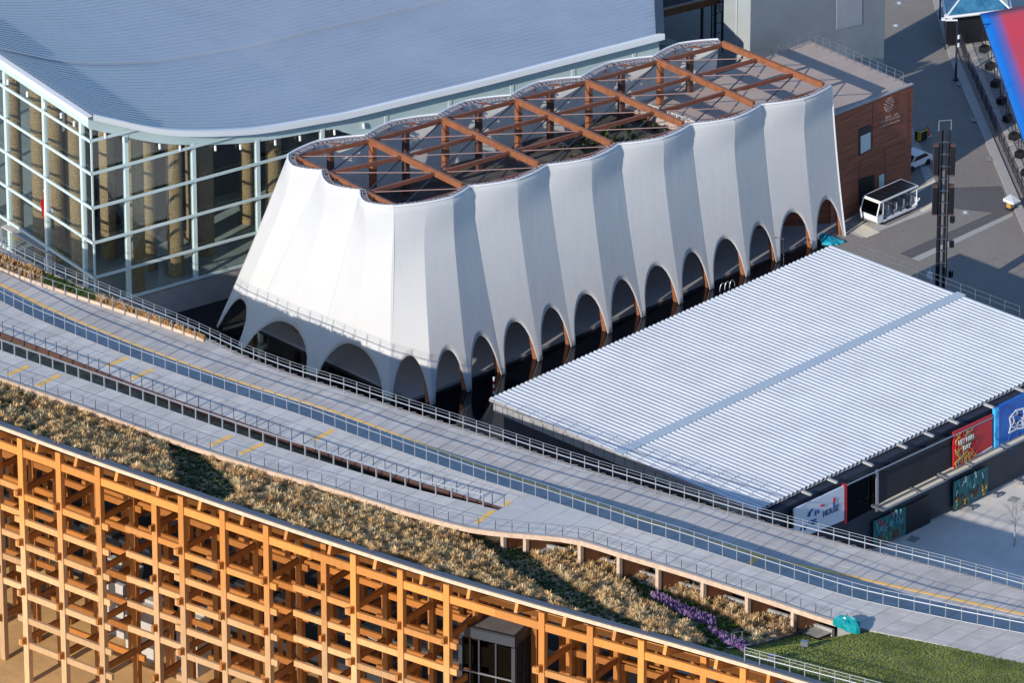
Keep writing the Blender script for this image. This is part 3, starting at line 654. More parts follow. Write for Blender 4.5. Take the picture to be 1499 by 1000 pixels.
# lawn at the right end of the slope, its kerb and railings
lw = []; lsh = []
b = MB()
ysl = frange(LD0.y+9, -100, 60)
k0 = len(b.v)
nl = 14
grid = [[slope_pt(y, t)+Vector((0, 0, .06)) for t in frange(0.04, 0.985, nl)] for y in ysl]
for row in grid: b.v += [tuple(p) for p in row]
for i in range(len(grid)-1):
    for j in range(nl):
        c = (grid[i][j]+grid[i+1][j+1])/2
        if lawn_side(c): a = i*(nl+1)+j; b.f.append((a, a+1, a+nl+2, a+nl+1)); b.mi.append(0)
struct("lawn", b, "lawn_soil", label="sloping green lawn at the right end of the ring roof")
for _ in range(26000):
    y = random.uniform(LD0.y+9, -100); t = random.uniform(.04, .98); p = slope_pt(y, t)
    if lawn_side(p): lw.append((p+Vector((0, 0, .06)), random.uniform(.09, .16), random.uniform(.05, .10)))
tufts(lw, "lawn_grass", "lawn_blade", "short green grass growing on the lawn", 9, wfac=1.6)
b = MB(); n_ = 20
lpts = [LD0.lerp(LD1, i/n_) for i in range(-3, n_+1)]; lpts = [Vector((p.x, p.y, slope_pt(p.y, (p.x-E1.X(p.y))/(AN.X(p.y)+.4-E1.X(p.y))).z)) for p in lpts]
for i in range(len(lpts)-1): b.beam(lpts[i]+Vector((0, 0, .1)), lpts[i+1]+Vector((0, 0, .1)), 0.28, 0.3)
struct("lawn_kerb", b, "rail_dark")
simple_rail("railing", "thin post railing running down between dry grass and lawn", [lpts[int(i)]+Vector((-.2, .45, 0)) for i in np.linspace(2, len(lpts)-1, 11)], 1.25, "rail_steel", 0.045, (1.0, .5), 0.025, "railings round the lawn")
rp = []
for px in range(1090, 1530, 22): rp.append(slope_hit(px, 973+(px-1090)*0.262+(0 if px > 1100 else 0)))
simple_rail("railing", "white barred railing crossing the lawn close to the outer edge", rp, 1.35, "rail_steel", 0.07, ((1.0, 0.035), (.82, .03), (.6, .09)), 0.05, "railings round the lawn")
for n, (px, py, lab) in enumerate([(1178, 948, "small grey floodlight box on the upper lawn by the kerb"), (1130, 968, "small grey floodlight box on the lower lawn behind the railing")]):
    c = slope_hit(px, py); t = thing("floodlight", lab, "floodlight", c)
    b = MB(); b.box(c+Vector((0, 0, .3)), (.35, .55, .38), .4); obj("housing", b, "grey_steel", t); b = MB(); b.box(c+Vector((0, 0, .06)), (.2, .2, .14)); obj("bracket", b, "black", t)
    b = MB(); b.box(c+Vector((.19, 0.05, .3)), (.03, .45, .28), .4); obj("lens", b, "dark_glass", t)
def tarp(name, label, c, r, h, col, seed):
    random.seed(seed); m = mat(name+"_fabric", col, 0.35, noise=(6, .2)); b = MB(); n, k = 18, 7
    ph = [random.uniform(0, 6.3) for _ in range(6)]
    for i in range(k+1):
        f = i/k
        for j in range(n):
            a = 2*pi*j/n; rr = r*(1-f**2.6*0.97)*(1+.22*sin(3*a+ph[0])+.13*sin(5*a+ph[1]+4*f)+.07*sin(9*a+ph[2]))
            b.v.append((c.x+rr*cos(a)*.8, c.y+rr*sin(a)*1.25, c.z+h*(sin(f*pi/2)**.7)*(1+.22*sin(2*a+ph[3]))+.07*sin(7*a+ph[4]+6*f)*f**.5*h/.8))
    for i in range(k):
        for j in range(n): b.f.append((i*n+j, i*n+(j+1) % n, (i+1)*n+(j+1) % n, (i+1)*n+j)); b.mi.append(0)
    b.f.append(tuple(k*n+j for j in range(n))); b.mi.append(0)
    o = obj(name, b, name+"_fabric", label=label, category="tarpaulin"); return o
tarp("crumpled_tarpaulin", "crumpled teal tarpaulin bundle at the corner of the lawn", G(1243, 920, 15.3), .8, .75, (.005, .26, .28), 3)
tarp("folded_tarpaulin", "flat turquoise tarpaulin at the far corner of the ribbed roof", G(1214, 353, 0)+Vector((0, 0, .05)), 1.0, .28, (.01, .30, .42), 5)

# glass lift
LZ = 12.6
cA, cB, cC_ = G(675, 917, LZ), G(752.5, 935, LZ), G(780, 918, LZ)
e1 = (cB-cA); wA = e1.length; e1.normalize(); e2 = Vector((-e1.y, e1.x, 0)); e2 = e2 if e2.x > 0 else -e2; dpt = 3.0
lt = thing("glass_lift", "dark glass lift shaft standing among the ring timbers", "lift", (cA.x, cA.y, -4))
def lq(u, v): return cA+e1*(u*wA)+e2*(v*dpt)
b = MB(); b.prism([lq(-.02, -.02)[:2], lq(1.02, -.02)[:2], lq(1.02, 1.02)[:2], lq(-.02, 1.02)[:2]], LZ-.75, LZ-.02); obj("cap", b, "slate_frame", lt)
b = MB()
for (u0, v0, u1, v1) in ((-.02, -.02, 1.02, .03), (-.02, .97, 1.02, 1.02), (-.02, .03, .02, .97), (.98, .03, 1.02, .97)): b.prism([lq(u0, v0)[:2], lq(u1, v0)[:2], lq(u1, v1)[:2], lq(u0, v1)[:2]], LZ-.02, LZ+.14)
obj("parapet", b, "dark_steel", lt)
b = MB(); b.prism([lq(.03, .04)[:2], lq(.97, .04)[:2], lq(.97, .96)[:2], lq(.03, .96)[:2]], LZ-.02, LZ+.02); obj("roof", b, "lift_roof", lt)
for u in (0, .17, .34, .66, 1):
    p = lq(u, 0); b = MB(); b.box((p.x, p.y, (LZ-.8-4)/2), (.12 if 0 < u < 1 else .3, .12 if 0 < u < 1 else .3, LZ-.8+4), atan2(e1.y, e1.x)); obj("frame_post", b, "slate_frame", lt)
for v in (.5, 1):
    p = lq(1, v); b = MB(); b.box((p.x, p.y, (LZ-.8-4)/2), (.14, .14, LZ-.8+4)); obj("frame_post", b, "dark_steel", lt)
for z in np.arange(LZ-3.6, -4, -2.6):
    b = MB(); b.beam(lq(0, -.005)+Vector((0, 0, z-LZ)), lq(1, -.005)+Vector((0, 0, z-LZ)), .1, .12); obj("transom", b, "grey_steel", lt)
for z in np.arange(LZ-.9, -4, -2.6):
    for u0, u1 in ((0.02, .17), (.17, .34), (.34, .66), (.66, .98)):
        b = MB(); b.beam(lq(u0, .02)+Vector((0, 0, z-1.3-LZ)), lq(u1, .02)+Vector((0, 0, z-1.3-LZ)), .02, 2.5); obj("pane", b, "dark_glass", lt)
    b = MB(); b.beam(lq(.99, .05)+Vector((0, 0, z-1.3-LZ)), lq(.99, .95)+Vector((0, 0, z-1.3-LZ)), .02, 2.5); obj("side_panel", b, "black_matt", lt)
b = MB(); b.prism([lq(.22, .45)[:2], lq(.93, .45)[:2], lq(.93, .93)[:2], lq(.22, .93)[:2]], -4, LZ-.8); obj("dark_core", b, "black_matt", lt)  # added black box that darkens the view through the lift glass
b = MB(); c = lq(.55, .22); b.box((c.x, c.y, 5.0), (1.6, .8, 2.6), atan2(e1.y, e1.x)); obj("cabin", b, "dark_steel", lt)
b = MB()
for u, v in ((.3, .4), (.75, .4), (.5, .8)):
    p = lq(u, v); b.tube([(p.x, p.y, -4), (p.x, p.y, LZ-1)], .09, 6)
for k in range(9): p = lq(.3, .35); q = lq(.8, .35); b.beam((p.x, p.y, LZ-2-k*1.7), (q.x, q.y, LZ-1.3-k*1.7), .1, .14)
obj("guide_rail", b, "grey_steel", lt)

# ------------------------------------------------------------------ the white veil
zt = lambda x: 15.95-.0565*(x+5.1)
def PT(px, py):
    z = 15.0
    for _ in range(20): p = G(px, py, z); z = zt(p.x)
    return p
front_top = [PT(*p) for p in [(577, 302), (688, 273), (800, 242), (906, 211), (1011, 182), (1115, 153), (1217, 125)]]
back_top = [PT(*p) for p in [(422, 226), (535, 198), (642, 167), (749, 139), (852, 112), (957, 82), (1053, 57)]]
left_top = [PT(*p) for p in [(471, 250), (527, 279)]]
feet = [G(*p) for p in [(570, 588), (632, 592), (684, 572), (737, 548), (788, 527), (839, 507), (890, 486), (942, 464), (994, 443), (1042, 423), (1092, 403), (1139, 383), (1190, 363), (1237, 345)]]
lfeet = [G(317, 478), G(351, 508), G(456, 550)]
veilr = thing("white_veil_pavilion", "white pleated fabric pavilion with pointed arches and open timber roof frame", "pavilion", (10, 5, 0))
scallops = []     # (topA, topB, feetlist, ridge index or None, arch height, amp)
scallops.append((front_top[0], front_top[1], feet[0:4], 2, 3.9, 0.8))
for i in range(1, 6): scallops.append((front_top[i], front_top[i+1], feet[2*i+1:2*i+4], 1, 3.9, .70))
left = [(back_top[0], left_top[0], [lfeet[0], lfeet[1]], 0.5, 3.6, .75), (left_top[0], left_top[1], [lfeet[1], lfeet[2]], 0.5, 3.6, .75), (left_top[1], front_top[0], [lfeet[2], feet[0]], 0.5, 3.9, .75)]
backs = []
bf = []
for i in range(13):
    f = i/12; a = back_top[min(5, int(f*6))].lerp(back_top[min(6, int(f*6)+1)], f*6-min(5, int(f*6))); o_ = float(np.interp(f, [0, 1], [5.2, 2.0])); bf.append(Vector((a.x-(2.5*(1-f)), a.y+o_, 0)))
bf[0] = lfeet[0]
for i in range(6): backs.append((back_top[i], back_top[i+1], bf[2*i:2*i+3], 1, 3.9, .9))
center = Vector((11, 6, 0))
def inward(cols, at):
    d = cols[-1][-1]-cols[0][-1]; d.z = 0; d.normalize(); n = Vector((-d.y, d.x, 0))
    return n if n.dot(center-at) > 0 else -n
def build_scallop(A, B, F, ridge, ah, amp, rows=22, ns=18, out=None, tb=1.35):
    """grid of points: columns along the scallop, rows from the arch line to the rim"""
    d = (B-A); d.z = 0; d.normalize(); n = Vector((d.y, -d.x, 0)); mid = (A+B)/2
    if (mid-center).dot(n) < 0: n = -n
    if out: n = out
    ni = len(F)-1; cols = []
    for k in range(ni):
        for s in range(ns+(1 if k == ni-1 else 0)):
            t = .5-.5*cos(pi*s/ns); u = (k+t)/ni; ur = (ridge/ni) if ridge else .5
            tri = (u/ur if u < ur else (1-u)/(1-ur)); sm = 4*u*(1-u)
            bot = F[k].lerp(F[k+1], t); top = A.lerp(B, u)
            m_ = 0.07; tt = (t-m_)/(1-2*m_); az = 0.0
            if 0 < tt < 1: az = ah*(1-abs(2*tt-1)**2.1)**0.62
            
            col = []
            for r in range(rows+1):
                v0 = az/top.z; v = v0+(1-v0)*r/rows; p = bot.lerp(top, v)
                flare = -0.55*sin(pi*v)*(1 if ridge is None or True else 0)
                w_ = max(0, (v-.78)/.22); w_ = w_*w_*(3-2*w_); T = amp*(.38+.60*v)*(1-.45*w_*(1 if len(F) > 2 else 1.4)); S = tb*w_*(.58 if len(F) > 2 else .85)
                p = p+n*(tri*T+sm*S*(.85 if ridge else 1)+flare*.30); p.z = v*top.z if v < 1 else top.z
                col.append(p)
            cols.append(col)
    return cols
def scallop_obj(args, nm="fabric_bay", **k):
    cols = build_scallop(*args, **k); b = MB(); R = len(cols[0])
    for c in cols: b.v += [tuple(p) for p in c]
    for i in range(len(cols)-1):
        for r in range(R-1): a = i*R+r; b.f.append((a, a+R, a+R+1, a+1)); b.mi.append(0)
    o = obj(nm, b, "veil", veilr, smooth=True); return cols, o
allc = []; RIM = []
for args in scallops:
    c, o = scallop_obj(args); allc.append((args, c)); 
RIMf = [c[-1] for a, cc in allc for c in cc]
FE = [(c, a) for a, cc in allc for c in [cc]]
lcols = []
for args in left:
    c, o = scallop_obj(args); lcols.append(c)
RIMl = [c[-1] for cc in lcols for c in cc]
bcols = []
for args in backs:
    c, o = scallop_obj(args); bcols.append(c)
RIMb = [c[-1] for cc in bcols for c in cc]
for o in [o for o in bpy.data.objects if o.name.startswith("fabric_bay")]:
    # keep creases crisp: flat across the ridge, smooth along the cloth
    me = o.data; md = o.modifiers.new("thickness", 'SOLIDIFY'); md.thickness = 0.05; md.offset = 0
    try: me.set_sharp_from_angle(angle=radians(9))
    except Exception: pass
def rimtube(pts, name):
    b = MB(); q = [pts[0]]
    for p in pts[1:]:
        if (p-q[-1]).length > .25: q.append(p)
    b.tube([p+Vector((0, 0, .02)) for p in q], .09, 6); obj(name, b, "white_paint", veilr); return q
rims = [rimtube(RIMf, "rim"), rimtube(RIMl, "rim"), rimtube(RIMb, "rim")]
# seams in the fabric: fine raised lines from foot to rim
# hem along the end edge of the veil
endc = allc[-1][1][-1]; b = MB(); b.tube(endc, .10, 5); obj("end_hem", b, "white_paint", veilr)
# dark maintenance ladder just inside the rim
for q in rims:
    b = MB(); inn = []
    for p in q:
        k_ = len(inn); d_ = q[min(k_+4, len(q)-1)]-q[max(k_-4, 0)]; d_.z = 0; d_.normalize(); dv = Vector((-d_.y, d_.x, 0)); dv = dv if dv.dot(center-p) > 0 else -dv
        inn.append(p+dv*0.62+Vector((0, 0, -.05)))
    b.tube([p+Vector((0, 0, -.05)) for p in inn], .05, 5)
    inn2 = [p+(i_-p)*.42 for p, i_ in zip(q, inn)]; b.tube(inn2, .05, 4)
    # rungs
    acc = 0
    for i in range(1, len(q)):
        acc += (q[i]-q[i-1]).length
        if acc > .33: acc = 0; b.beam(q[i], inn[i], .14, .05)
    obj("rim_ladder", b, "ladder_grey", veilr, kind="stuff")
# timber posts following the fabric inside
def post_in(cols, idx, w=.42, h=.42, top=-.4, m="frame_wood"):
    c = cols[idx]; a, z = c[0], c[-1]; base = Vector((a.x, a.y, .02)); dv = inward(cols, (cols[0][-1]+cols[-1][-1])/2); dv2 = dv
    p, q = base+dv2*.55, z+dv*1.0+Vector((0, 0, top)); b = MB(); b.beam(p, q, w, h, up=(1, 0, 0)); obj("leaning_post", b, m, veilr)
for args, cols in allc:
    for k in range(0 if args[2][0] != feet[0] else 1, len(args[2])-1): post_in(cols, k*18+0)
post_in(allc[-1][1], -1)
for cols in lcols[1:]: post_in(cols, 0)
for cols in bcols:
    for idx, m in ((0, "frame_wood"), (18, "frame_dark")):  # mid posts get a dark colour in place of shade
        z = cols[idx][-1]; nv = inward(cols, z); c_ = z+nv*(.9 if idx == 0 else 1.6); b = MB(); b.box((c_.x, c_.y, (z.z-.5)/2), (.5, .45, z.z-.5), atan2(nv.y, nv.x)); obj("back_post", b, m, veilr)
# roof frame
D_ = Vector((0, 0, -.30))
for i in range(1, 7):
    b = MB(); b.beam(back_top[i]+D_+(front_top[i]-back_top[i])*.03, back_top[i]+D_+(front_top[i]-back_top[i])*.93, .30, .55); obj("cross_beam", b, "frame_wood", veilr)
rowsL = []
def node(i, f):
    if i == 0: return [back_top[0], left_top[0], left_top[1], front_top[0]][round(f*3)]+Vector((.5, 0, 0))
    return back_top[i].lerp(front_top[i], [.03, .345, .665, .97][round(f*3)])
NODE = [[node(i, j/3) for j in range(4)] for i in range(7)]
for i in range(6):
    for j in range(4):
        b = MB(); b.beam(NODE[i][j]+D_+Vector((0, 0, -.15)), NODE[i+1][j]+D_+Vector((0, 0, -.15)), .22, .34); obj("long_beam", b, "frame_brown", veilr)
    for j in range(3):
        b = MB(); b.beam(NODE[i][j+1]+D_+Vector((0, 0, -.25)), NODE[i+1][j]+D_+Vector((0, 0, -.25)), .08, .10); obj("brace", b, "dark_steel", veilr)
        b = MB(); b.beam(NODE[i][j]+D_+Vector((0, 0, .0)), NODE[i+1][j+1]+D_+Vector((0, 0, .0)), .06, .06); obj("brace", b, "frame_pink", veilr)
for i in range(1, 6):
    for j in range(4):
        b = MB(); b.box(NODE[i][j]+D_, (.5, .4, .2)); obj("joint_plate", b, "frame_dark", veilr)
# struts from frame to rim at mid scallop
for i in range(6):
    for (a, c, cc, args) in ((front_top[i], front_top[i+1], allc[i][1], None), (back_top[i], back_top[i+1], bcols[i], None)):
        q = cc[len(cc)//2][-1]; m_ = a.lerp(c, .5)
        for f in (.3, .7):
            s_ = a.lerp(c, f); b = MB(); b.beam(s_+D_, q+Vector((0, 0, -.15)), .10, .12); obj("rim_strut", b, "frame_brown", veilr)
for cc, (a, c) in zip(lcols, [(NODE[0][0], NODE[0][1]), (NODE[0][1], NODE[0][2]), (NODE[0][2], NODE[0][3])]):
    q = cc[len(cc)//2][-1]
    b = MB(); b.beam(a+D_, c+D_, .25, .4); obj("end_beam", b, "frame_wood", veilr)
    for f in (.3, .7): b = MB(); b.beam(a.lerp(c, f)+D_, q+Vector((0, 0, -.15)), .10, .12); obj("rim_strut", b, "frame_brown", veilr)
# inner building
inner = thing("inner_hall", "dark flat roofed hall standing inside the white veil", "building", (10, 8, 0))
b = MB(); b.prism([(-9, 4.4), (37.0, 2.7), (37.0, 9.0), (-8, 14)], .3, 8.95); obj("wall", b, "navy_wall", inner)
b = MB(); b.prism([(-11.2, 1.2), (26, -1.6), (26, 13.6), (-10.2, 16.4)], 8.95, 9.25); obj("roof", b, "roof_garden", inner)
for n in range(9):
    b = MB(); x = -3+n*3.4+random.uniform(-.5, .5); y = 5.5+random.uniform(-1.5, 2.5)-n*.25; b.box((x, y, 9.25+.2), (random.uniform(.8, 2), random.uniform(.6, 1.4), .5), random.uniform(-.2, .2)); obj("roof_unit", b, "black_matt" if n % 2 else "slab_grey", inner)
bushes = [(Vector((random.uniform(16, 26), random.uniform(3, 10), 9.25)), random.uniform(.4, .7), random.uniform(.4, .9)) for _ in range(60)]
tufts(bushes, "roof_planting", "green_cover", None, 40, inner)
# brown plank building with terrace
GB1, GB2 = G(1238, 319), G(1330, 273)
br = thing("plank_clad_building", "reddish brown plank clad block with roof terrace beside the veil", "building", (43, 0, 0))
fy = lambda x: GB1.y+(GB2.y-GB1.y)*(x-GB1.x)/(GB2.x-GB1.x)
TZ = 9.75
ptop = lambda x: 9.79+(GB2.x-x)*.064
poly = [(26.0, fy(26)), (GB2.x, GB2.y), (48.7, 10.2), (41, 10.6), (26, 12.0)]
poly[0] = (30.0, 1.0); poly.insert(1, (36.2, fy(36.2)))
b = MB(); b.prism(poly, 0, TZ-.25); obj("wall", b, "red_planks", br)
b = MB(); b.prism([(p[0], p[1]) for p in poly], TZ-.25, [TZ]*6); obj("roof_terrace", b, "terrace", br)
b = MB(); b.prism([(36.2, fy(36.2)-.12), (GB2.x+.12, GB2.y-.12), (GB2.x+.12, GB2.y+.14), (36.2, fy(36.2)+.14)], [0.0]*4, [ptop(36.2), ptop(GB2.x), ptop(GB2.x), ptop(36.2)]); obj("front_wall", b, "red_planks", br)
b = MB(); b.prism([(36.2, fy(36.2)-.16), (GB2.x+.16, GB2.y-.16), (GB2.x+.16, GB2.y+.18), (36.2, fy(36.2)+.18)], [ptop(36.2)+.003, ptop(GB2.x)+.003, ptop(GB2.x)+.003, ptop(36.2)+.003], [ptop(36.2)+.12, ptop(GB2.x)+.12, ptop(GB2.x)+.12, ptop(36.2)+.12]); obj("coping", b, "concrete", br)
def onfront(px, py, dy=0.0):
    d = ray(px, py); lo = GB1; n = Vector((-(GB2.y-GB1.y), GB2.x-GB1.x, 0)).normalized(); P0 = GB1+n*(-.12-dy)
    t = (P0-CAM).dot(n)/d.dot(n); return CAM+t*d
def frontpanel(corners, m, name, dy, parent=br, th=.05, **k): return quad([onfront(*c, dy) for c in corners], m, name, parent, th, **k)
# plank panels, each proud of the wall
for n, c in enumerate([[(1222, 205), (1256, 194), (1256, 232), (1226, 244)], [(1278, 150), (1328, 133), (1328, 202), (1278, 217)], [(1296, 217), (1328, 207), (1328, 272), (1296, 285)], [(1229, 248), (1256, 238), (1257, 300), (1236, 310)], [(1259, 236), (1294, 222), (1294, 252), (1259, 258)], [(1224, 168), (1276, 151), (1276, 182), (1224, 197)]]):
    frontpanel([c[3], c[2], c[1], c[0]], "red_planks", "plank_panel", .03+.012*(n % 3))
frontpanel([(1258, 228), (1276, 219), (1276, 182), (1258, 189)], "dark_steel", "window_frame", .07)
frontpanel([(1260, 225), (1274.5, 217.5), (1274.5, 193), (1260, 199.5)], "dark_glass_blue" if False else "aqua_fascia", "window_pane", .085)
frontpanel([(1287, 277), (1294.5, 273), (1294.5, 254), (1287, 257)], "aqua_fascia", "window_pane", .085)
frontpanel([(1258, 300), (1280, 290), (1280, 256), (1258, 262)], "black", "doorway", .08)
# emblem: small rosette of petals, and three lines of raised lettering
mat("emblem", (.42, .30, .27), .5)
cE = onfront(1302, 153, .08); du = (GB2-GB1).normalized(); em = []
b = MB()
for rr, nn, sz in ((.16, 6, .07), (.34, 10, .09), (.52, 14, .10)):
    for k in range(nn):
        a = 2*pi*k/nn+rr; c = cE+du*(rr*cos(a))+Vector((0, 0, rr*sin(a))); b.beam(c, c+du*(sz*cos(a))*1.6+Vector((0, 0, sz*sin(a)*1.6)), .05, sz)
obj("emblem", b, "emblem", br)
def lettering(px0, py0, px1, py1, h, seed):
    random.seed(seed); a, c = onfront(px0, py0, .08), onfront(px1, py1, .08); b = MB(); L_ = (c-a).length; x = 0; dd = (c-a).normalized()
    while x < L_-.1:
        w = random.choice([.12, .15, .18]); p = a+dd*x
        if random.random() > .12:
            b.beam(p, p+Vector((0, 0, h)), .04, .045, up=(1, 0, 0))
            if random.random() < .7: b.beam(p+Vector((0, 0, h*.95)), p+dd*w*.7+Vector((0, 0, h*.95)), .04, .045)
            if random.random() < .6: b.beam(p+Vector((0, 0, h*.5)), p+dd*w*.6+Vector((0, 0, h*.5)), .04, .045)
            if random.random() < .5: b.beam(p+dd*w*.7, p+dd*w*.7+Vector((0, 0, h)), .04, .045, up=(1, 0, 0))
        x += w+.06
    obj("lettering", b, "emblem", br)
lettering(1297, 173, 1318, 166, .16, 1); lettering(1288, 181, 1318, 171, .2, 2); lettering(1288, 187, 1318, 177, .16, 3)
random.seed(11)
def terr(px, py, z=TZ): return G(px, py, z)
tl = [(1108, 92), (1140, 82), (1184, 64), (1215, 77), (1250, 92), (1285, 108), (1322, 124)]
pts = []
for i in range(len(tl)-1):
    for k in range(3): f = k/3; pts.append(terr(tl[i][0]*(1-f)+tl[i+1][0]*f, tl[i][1]*(1-f)+tl[i+1][1]*f))
pts.append(terr(*tl[-1]))
simple_rail("railing", "thin mesh railing round the brown building's roof terrace", pts, 1.15, "grey_steel", .05, (1.0, .66, .33), .025)
# decking inside the right part of the veil roof
b = MB(); b.prism([(27, 0.6), (36.2, fy(36.2)+.2), (42, 8), (36, 11.5), (27, 11.5)], 8.9, 9.55); obj("deck_floor", b, "terrace", br)
pts = [Vector((27.0, 9.5-.55*i, 9.55)) for i in range(16)]
simple_rail("railing", "white balustrade on the terrace inside the open roof frame", pts, 1.0, "white_paint", .05, (1.0,), .05)

# ------------------------------------------------------------------ glass hall with draped metal roof
TH = radians(-11.56); A0 = Vector((-23.4, 26.23, 0)); E1v = Vector((cos(TH), sin(TH), 0)); E2v = Vector((-sin(TH), cos(TH), 0))
def hp(u, v, z): return A0+E1v*u+E2v*v+Vector((0, 0, z))
def planehit(px, py, P0, n):
    d = ray(px, py); return CAM+(P0-CAM).dot(n)/d.dot(n)*d
ue, ze = [], []
for p in [(137, 162), (165, 172), (200, 180), (240, 186), (280, 188), (325, 187), (370, 184), (410, 178), (455, 170), (500, 162), (600, 138), (700, 114), (800, 88), (956, 48)]:
    q = planehit(*p, A0, E2v); ue.append((q-A0).dot(E1v)); ze.append(q.z)
ue[0] = -.2; roofz = Cv([(z, u, 0) for u, z in zip(ue, ze)])
RZ = lambda u: roofz.X(u)
UE = ue[-1]
hall = thing("glass_hall", "tall glass hall with draped blue grey ribbed metal roof", "building", (-10, 30, 0))
def roof_pt(u, v): return hp(u, v, RZ(max(u, -.3))+.0-.0006*v*v*(0.0)+.02*v)
NU = 90; rib = .74
b = MB(); NV = 90
US_G = [-.3+115*(i/90)**1.25 for i in range(91)]
for k in range(NV):                       # overlapping ribs: each course a shallow saw tooth, lifted at its lower edge
    v0, v1 = k*rib-.5, (k+1)*rib-.5
    base = len(b.v)
    for i in range(NU+1):
        u = min(US_G[i], UE+.685*v0+1.0)
        for vv, dz in ((v0, 0.0), (v0, .05), (v1, .0)):
            b.v.append(tuple(roof_pt(u, vv)+Vector((0, 0, dz+(.14 if (k > 21 and not (k == 22 and vv == v0 and dz == 0)) else 0)))))
    for i in range(NU):
        a = base+i*3
        for j in (0, 1): b.f.append((a+j, a+3+j, a+4+j, a+1+j)); b.mi.append(0)
obj("ribbed_roof", b, "roof_metal", hall, kind="stuff")
b = MB(); gp = [hp(UE+.685*v+.75, v, RZ(UE+.685*v+1)+.02*v+(.14 if v > 15.5 else 0)) for v in frange(-.6, 60, 40)]
for i in range(len(gp)-1): b.beam(gp[i], gp[i+1], .75, .35)
obj("gable_trim", b, "dark_steel", hall)
b = MB(); uu = frange(-.3, UE+.6, 70)
loft([lambda u: hp(u, -.5, RZ(u)+.10), lambda u: hp(u, -.95, RZ(u)+.10), lambda u: hp(u, -.95, RZ(u)-.42), lambda u: hp(u, -.5, RZ(u)-.42)], uu, b); obj("roof_rim", b, "white_paint", hall)
b = MB(); b.add([hp(-.3, -.95, RZ(0)+.1), hp(-.85, -.95, RZ(0)+.1), hp(-.85, 70, RZ(0)+.1+1.4), hp(-.3, 70, RZ(0)+.1+1.4), hp(-.85, -.95, RZ(0)-.3), hp(-.85, 70, RZ(0)-.3+1.4)], [(0, 3, 2, 1), (1, 2, 5, 4)]); obj("roof_rim", b, "white_paint", hall)
b = MB(); loft([lambda u: hp(u, -.12, RZ(u)-.32), lambda u: hp(u, -.12, RZ(u)-.32-float(np.interp(u, [0, 24, 32, 60], [1.15, 1.15, 5.0, 5.0]))), lambda u: hp(u, .05, RZ(u)-.32-float(np.interp(u, [0, 24, 32, 60], [1.15, 1.15, 5.0, 5.0])))], uu, b); obj("fascia", b, "aqua_fascia", hall)  # deeper right part is painted pale to imitate light reflected in the glass
b = MB(); b.add([hp(-.12, -.1, RZ(0)-.32), hp(-.12, 60, RZ(0)+.9), hp(-.12, 60, RZ(0)-.3), hp(-.12, -.1, RZ(0)-1.45)], [(0, 1, 2, 3)]); obj("fascia", b, "aqua_fascia", hall)
# plinth and floor
b = MB(); P_ = [hp(-.2, -.2, 0), hp(62, -.2, 0), hp(75, 30, 0), hp(-.2, 60, 0)]; b.prism([p[:2] for p in P_], 0, 2.45); obj("plinth", b, "stone_plinth", hall)
b = MB(); P_ = [hp(0.05, .05, 0), hp(60, .05, 0), hp(72, 30, 0), hp(.05, 58, 0)]; b.prism([p[:2] for p in P_], 2.45, 2.6); obj("floor", b, "hall_floor", hall)
b = MB(); b.box(hp(35, 13.5, 7.5), (64, .3, 10), TH); obj("inner_wall", b, "hall_dark", hall)
b = MB(); b.box(hp(15, 10.5, 7), (8, .3, 9), TH+.2); obj("inner_wall", b, "hall_dark", hall)
TRZ = [18.0, 15.0, 11.85, 8.65, 5.45, 2.75]
US = [3.31, 9.95, 16.34, 22.9, 29.4, 36, 42.5, 49, 55.5]; VS = [.92+3.2-3.2, 7.56, 13.94, 20.4, 27, 33.5, 40]
VS[0] = 1.5
def ztop(u): return RZ(u)-1.3
for u in US:
    b = MB(); z1 = ztop(u); b.box(hp(u, .0, (z1+2.5)/2), (.36, .34, z1-2.5), TH); obj("mullion", b, "aqua_paint", hall)
for v in VS:
    b = MB(); z1 = RZ(0)-1.2; b.box(hp(.0, v, (z1+2.5)/2), (.34, .36, z1-2.5), TH); obj("mullion", b, "aqua_paint", hall)
b = MB(); b.box(hp(0, 0, (RZ(0)-1.2+2.5)/2), (.14, .14, RZ(0)-3.7), TH); obj("corner_post", b, "aqua_paint", hall)
for z in TRZ:
    u1 = 0
    for k in range(1200):
        u = k*.05
        if RZ(u)-.45 < z: break
        u1 = u
    b = MB(); b.beam(hp(-.25, -.27, z), hp(u1, -.27, z), .12, .24); obj("transom", b, "aqua_paint", hall)
    b = MB(); b.beam(hp(-.27, -.33, z), hp(-.27, 45, z), .12, .24); obj("transom", b, "aqua_paint", hall)
zl = [2.6]+sorted(TRZ[:-1])+[25]
ub = [0]+US
for i in range(len(ub)-1):
    for k in range(len(zl)-1):
        z0, z1 = zl[k], min(zl[k+1], min(ztop(ub[i]), 99)); z1b = min(zl[k+1], ztop(ub[i+1]))
        if z1 <= z0+.05 and z1b <= z0+.05: continue
        z1, z1b = max(z1, z0+.05), max(z1b, z0+.05)
        quad([hp(ub[i]+.05, .02, z0), hp(ub[i+1]-.05, .02, z0), hp(ub[i+1]-.05, .02, z1b), hp(ub[i]+.05, .02, z1)], "hall_glass", "pane", hall, .02)
vb = [0]+VS
for i in range(len(vb)-1):
    for k in range(len(zl)-1):
        z0, z1 = zl[k], min(zl[k+1], RZ(0)-1.3)
        if z1 <= z0: continue
        quad([hp(.02, vb[i+1]-.05, z0), hp(.02, vb[i]+.05, z0), hp(.02, vb[i]+.05, z1), hp(.02, vb[i+1]-.05, z1)], "hall_glass", "pane", hall, .02)
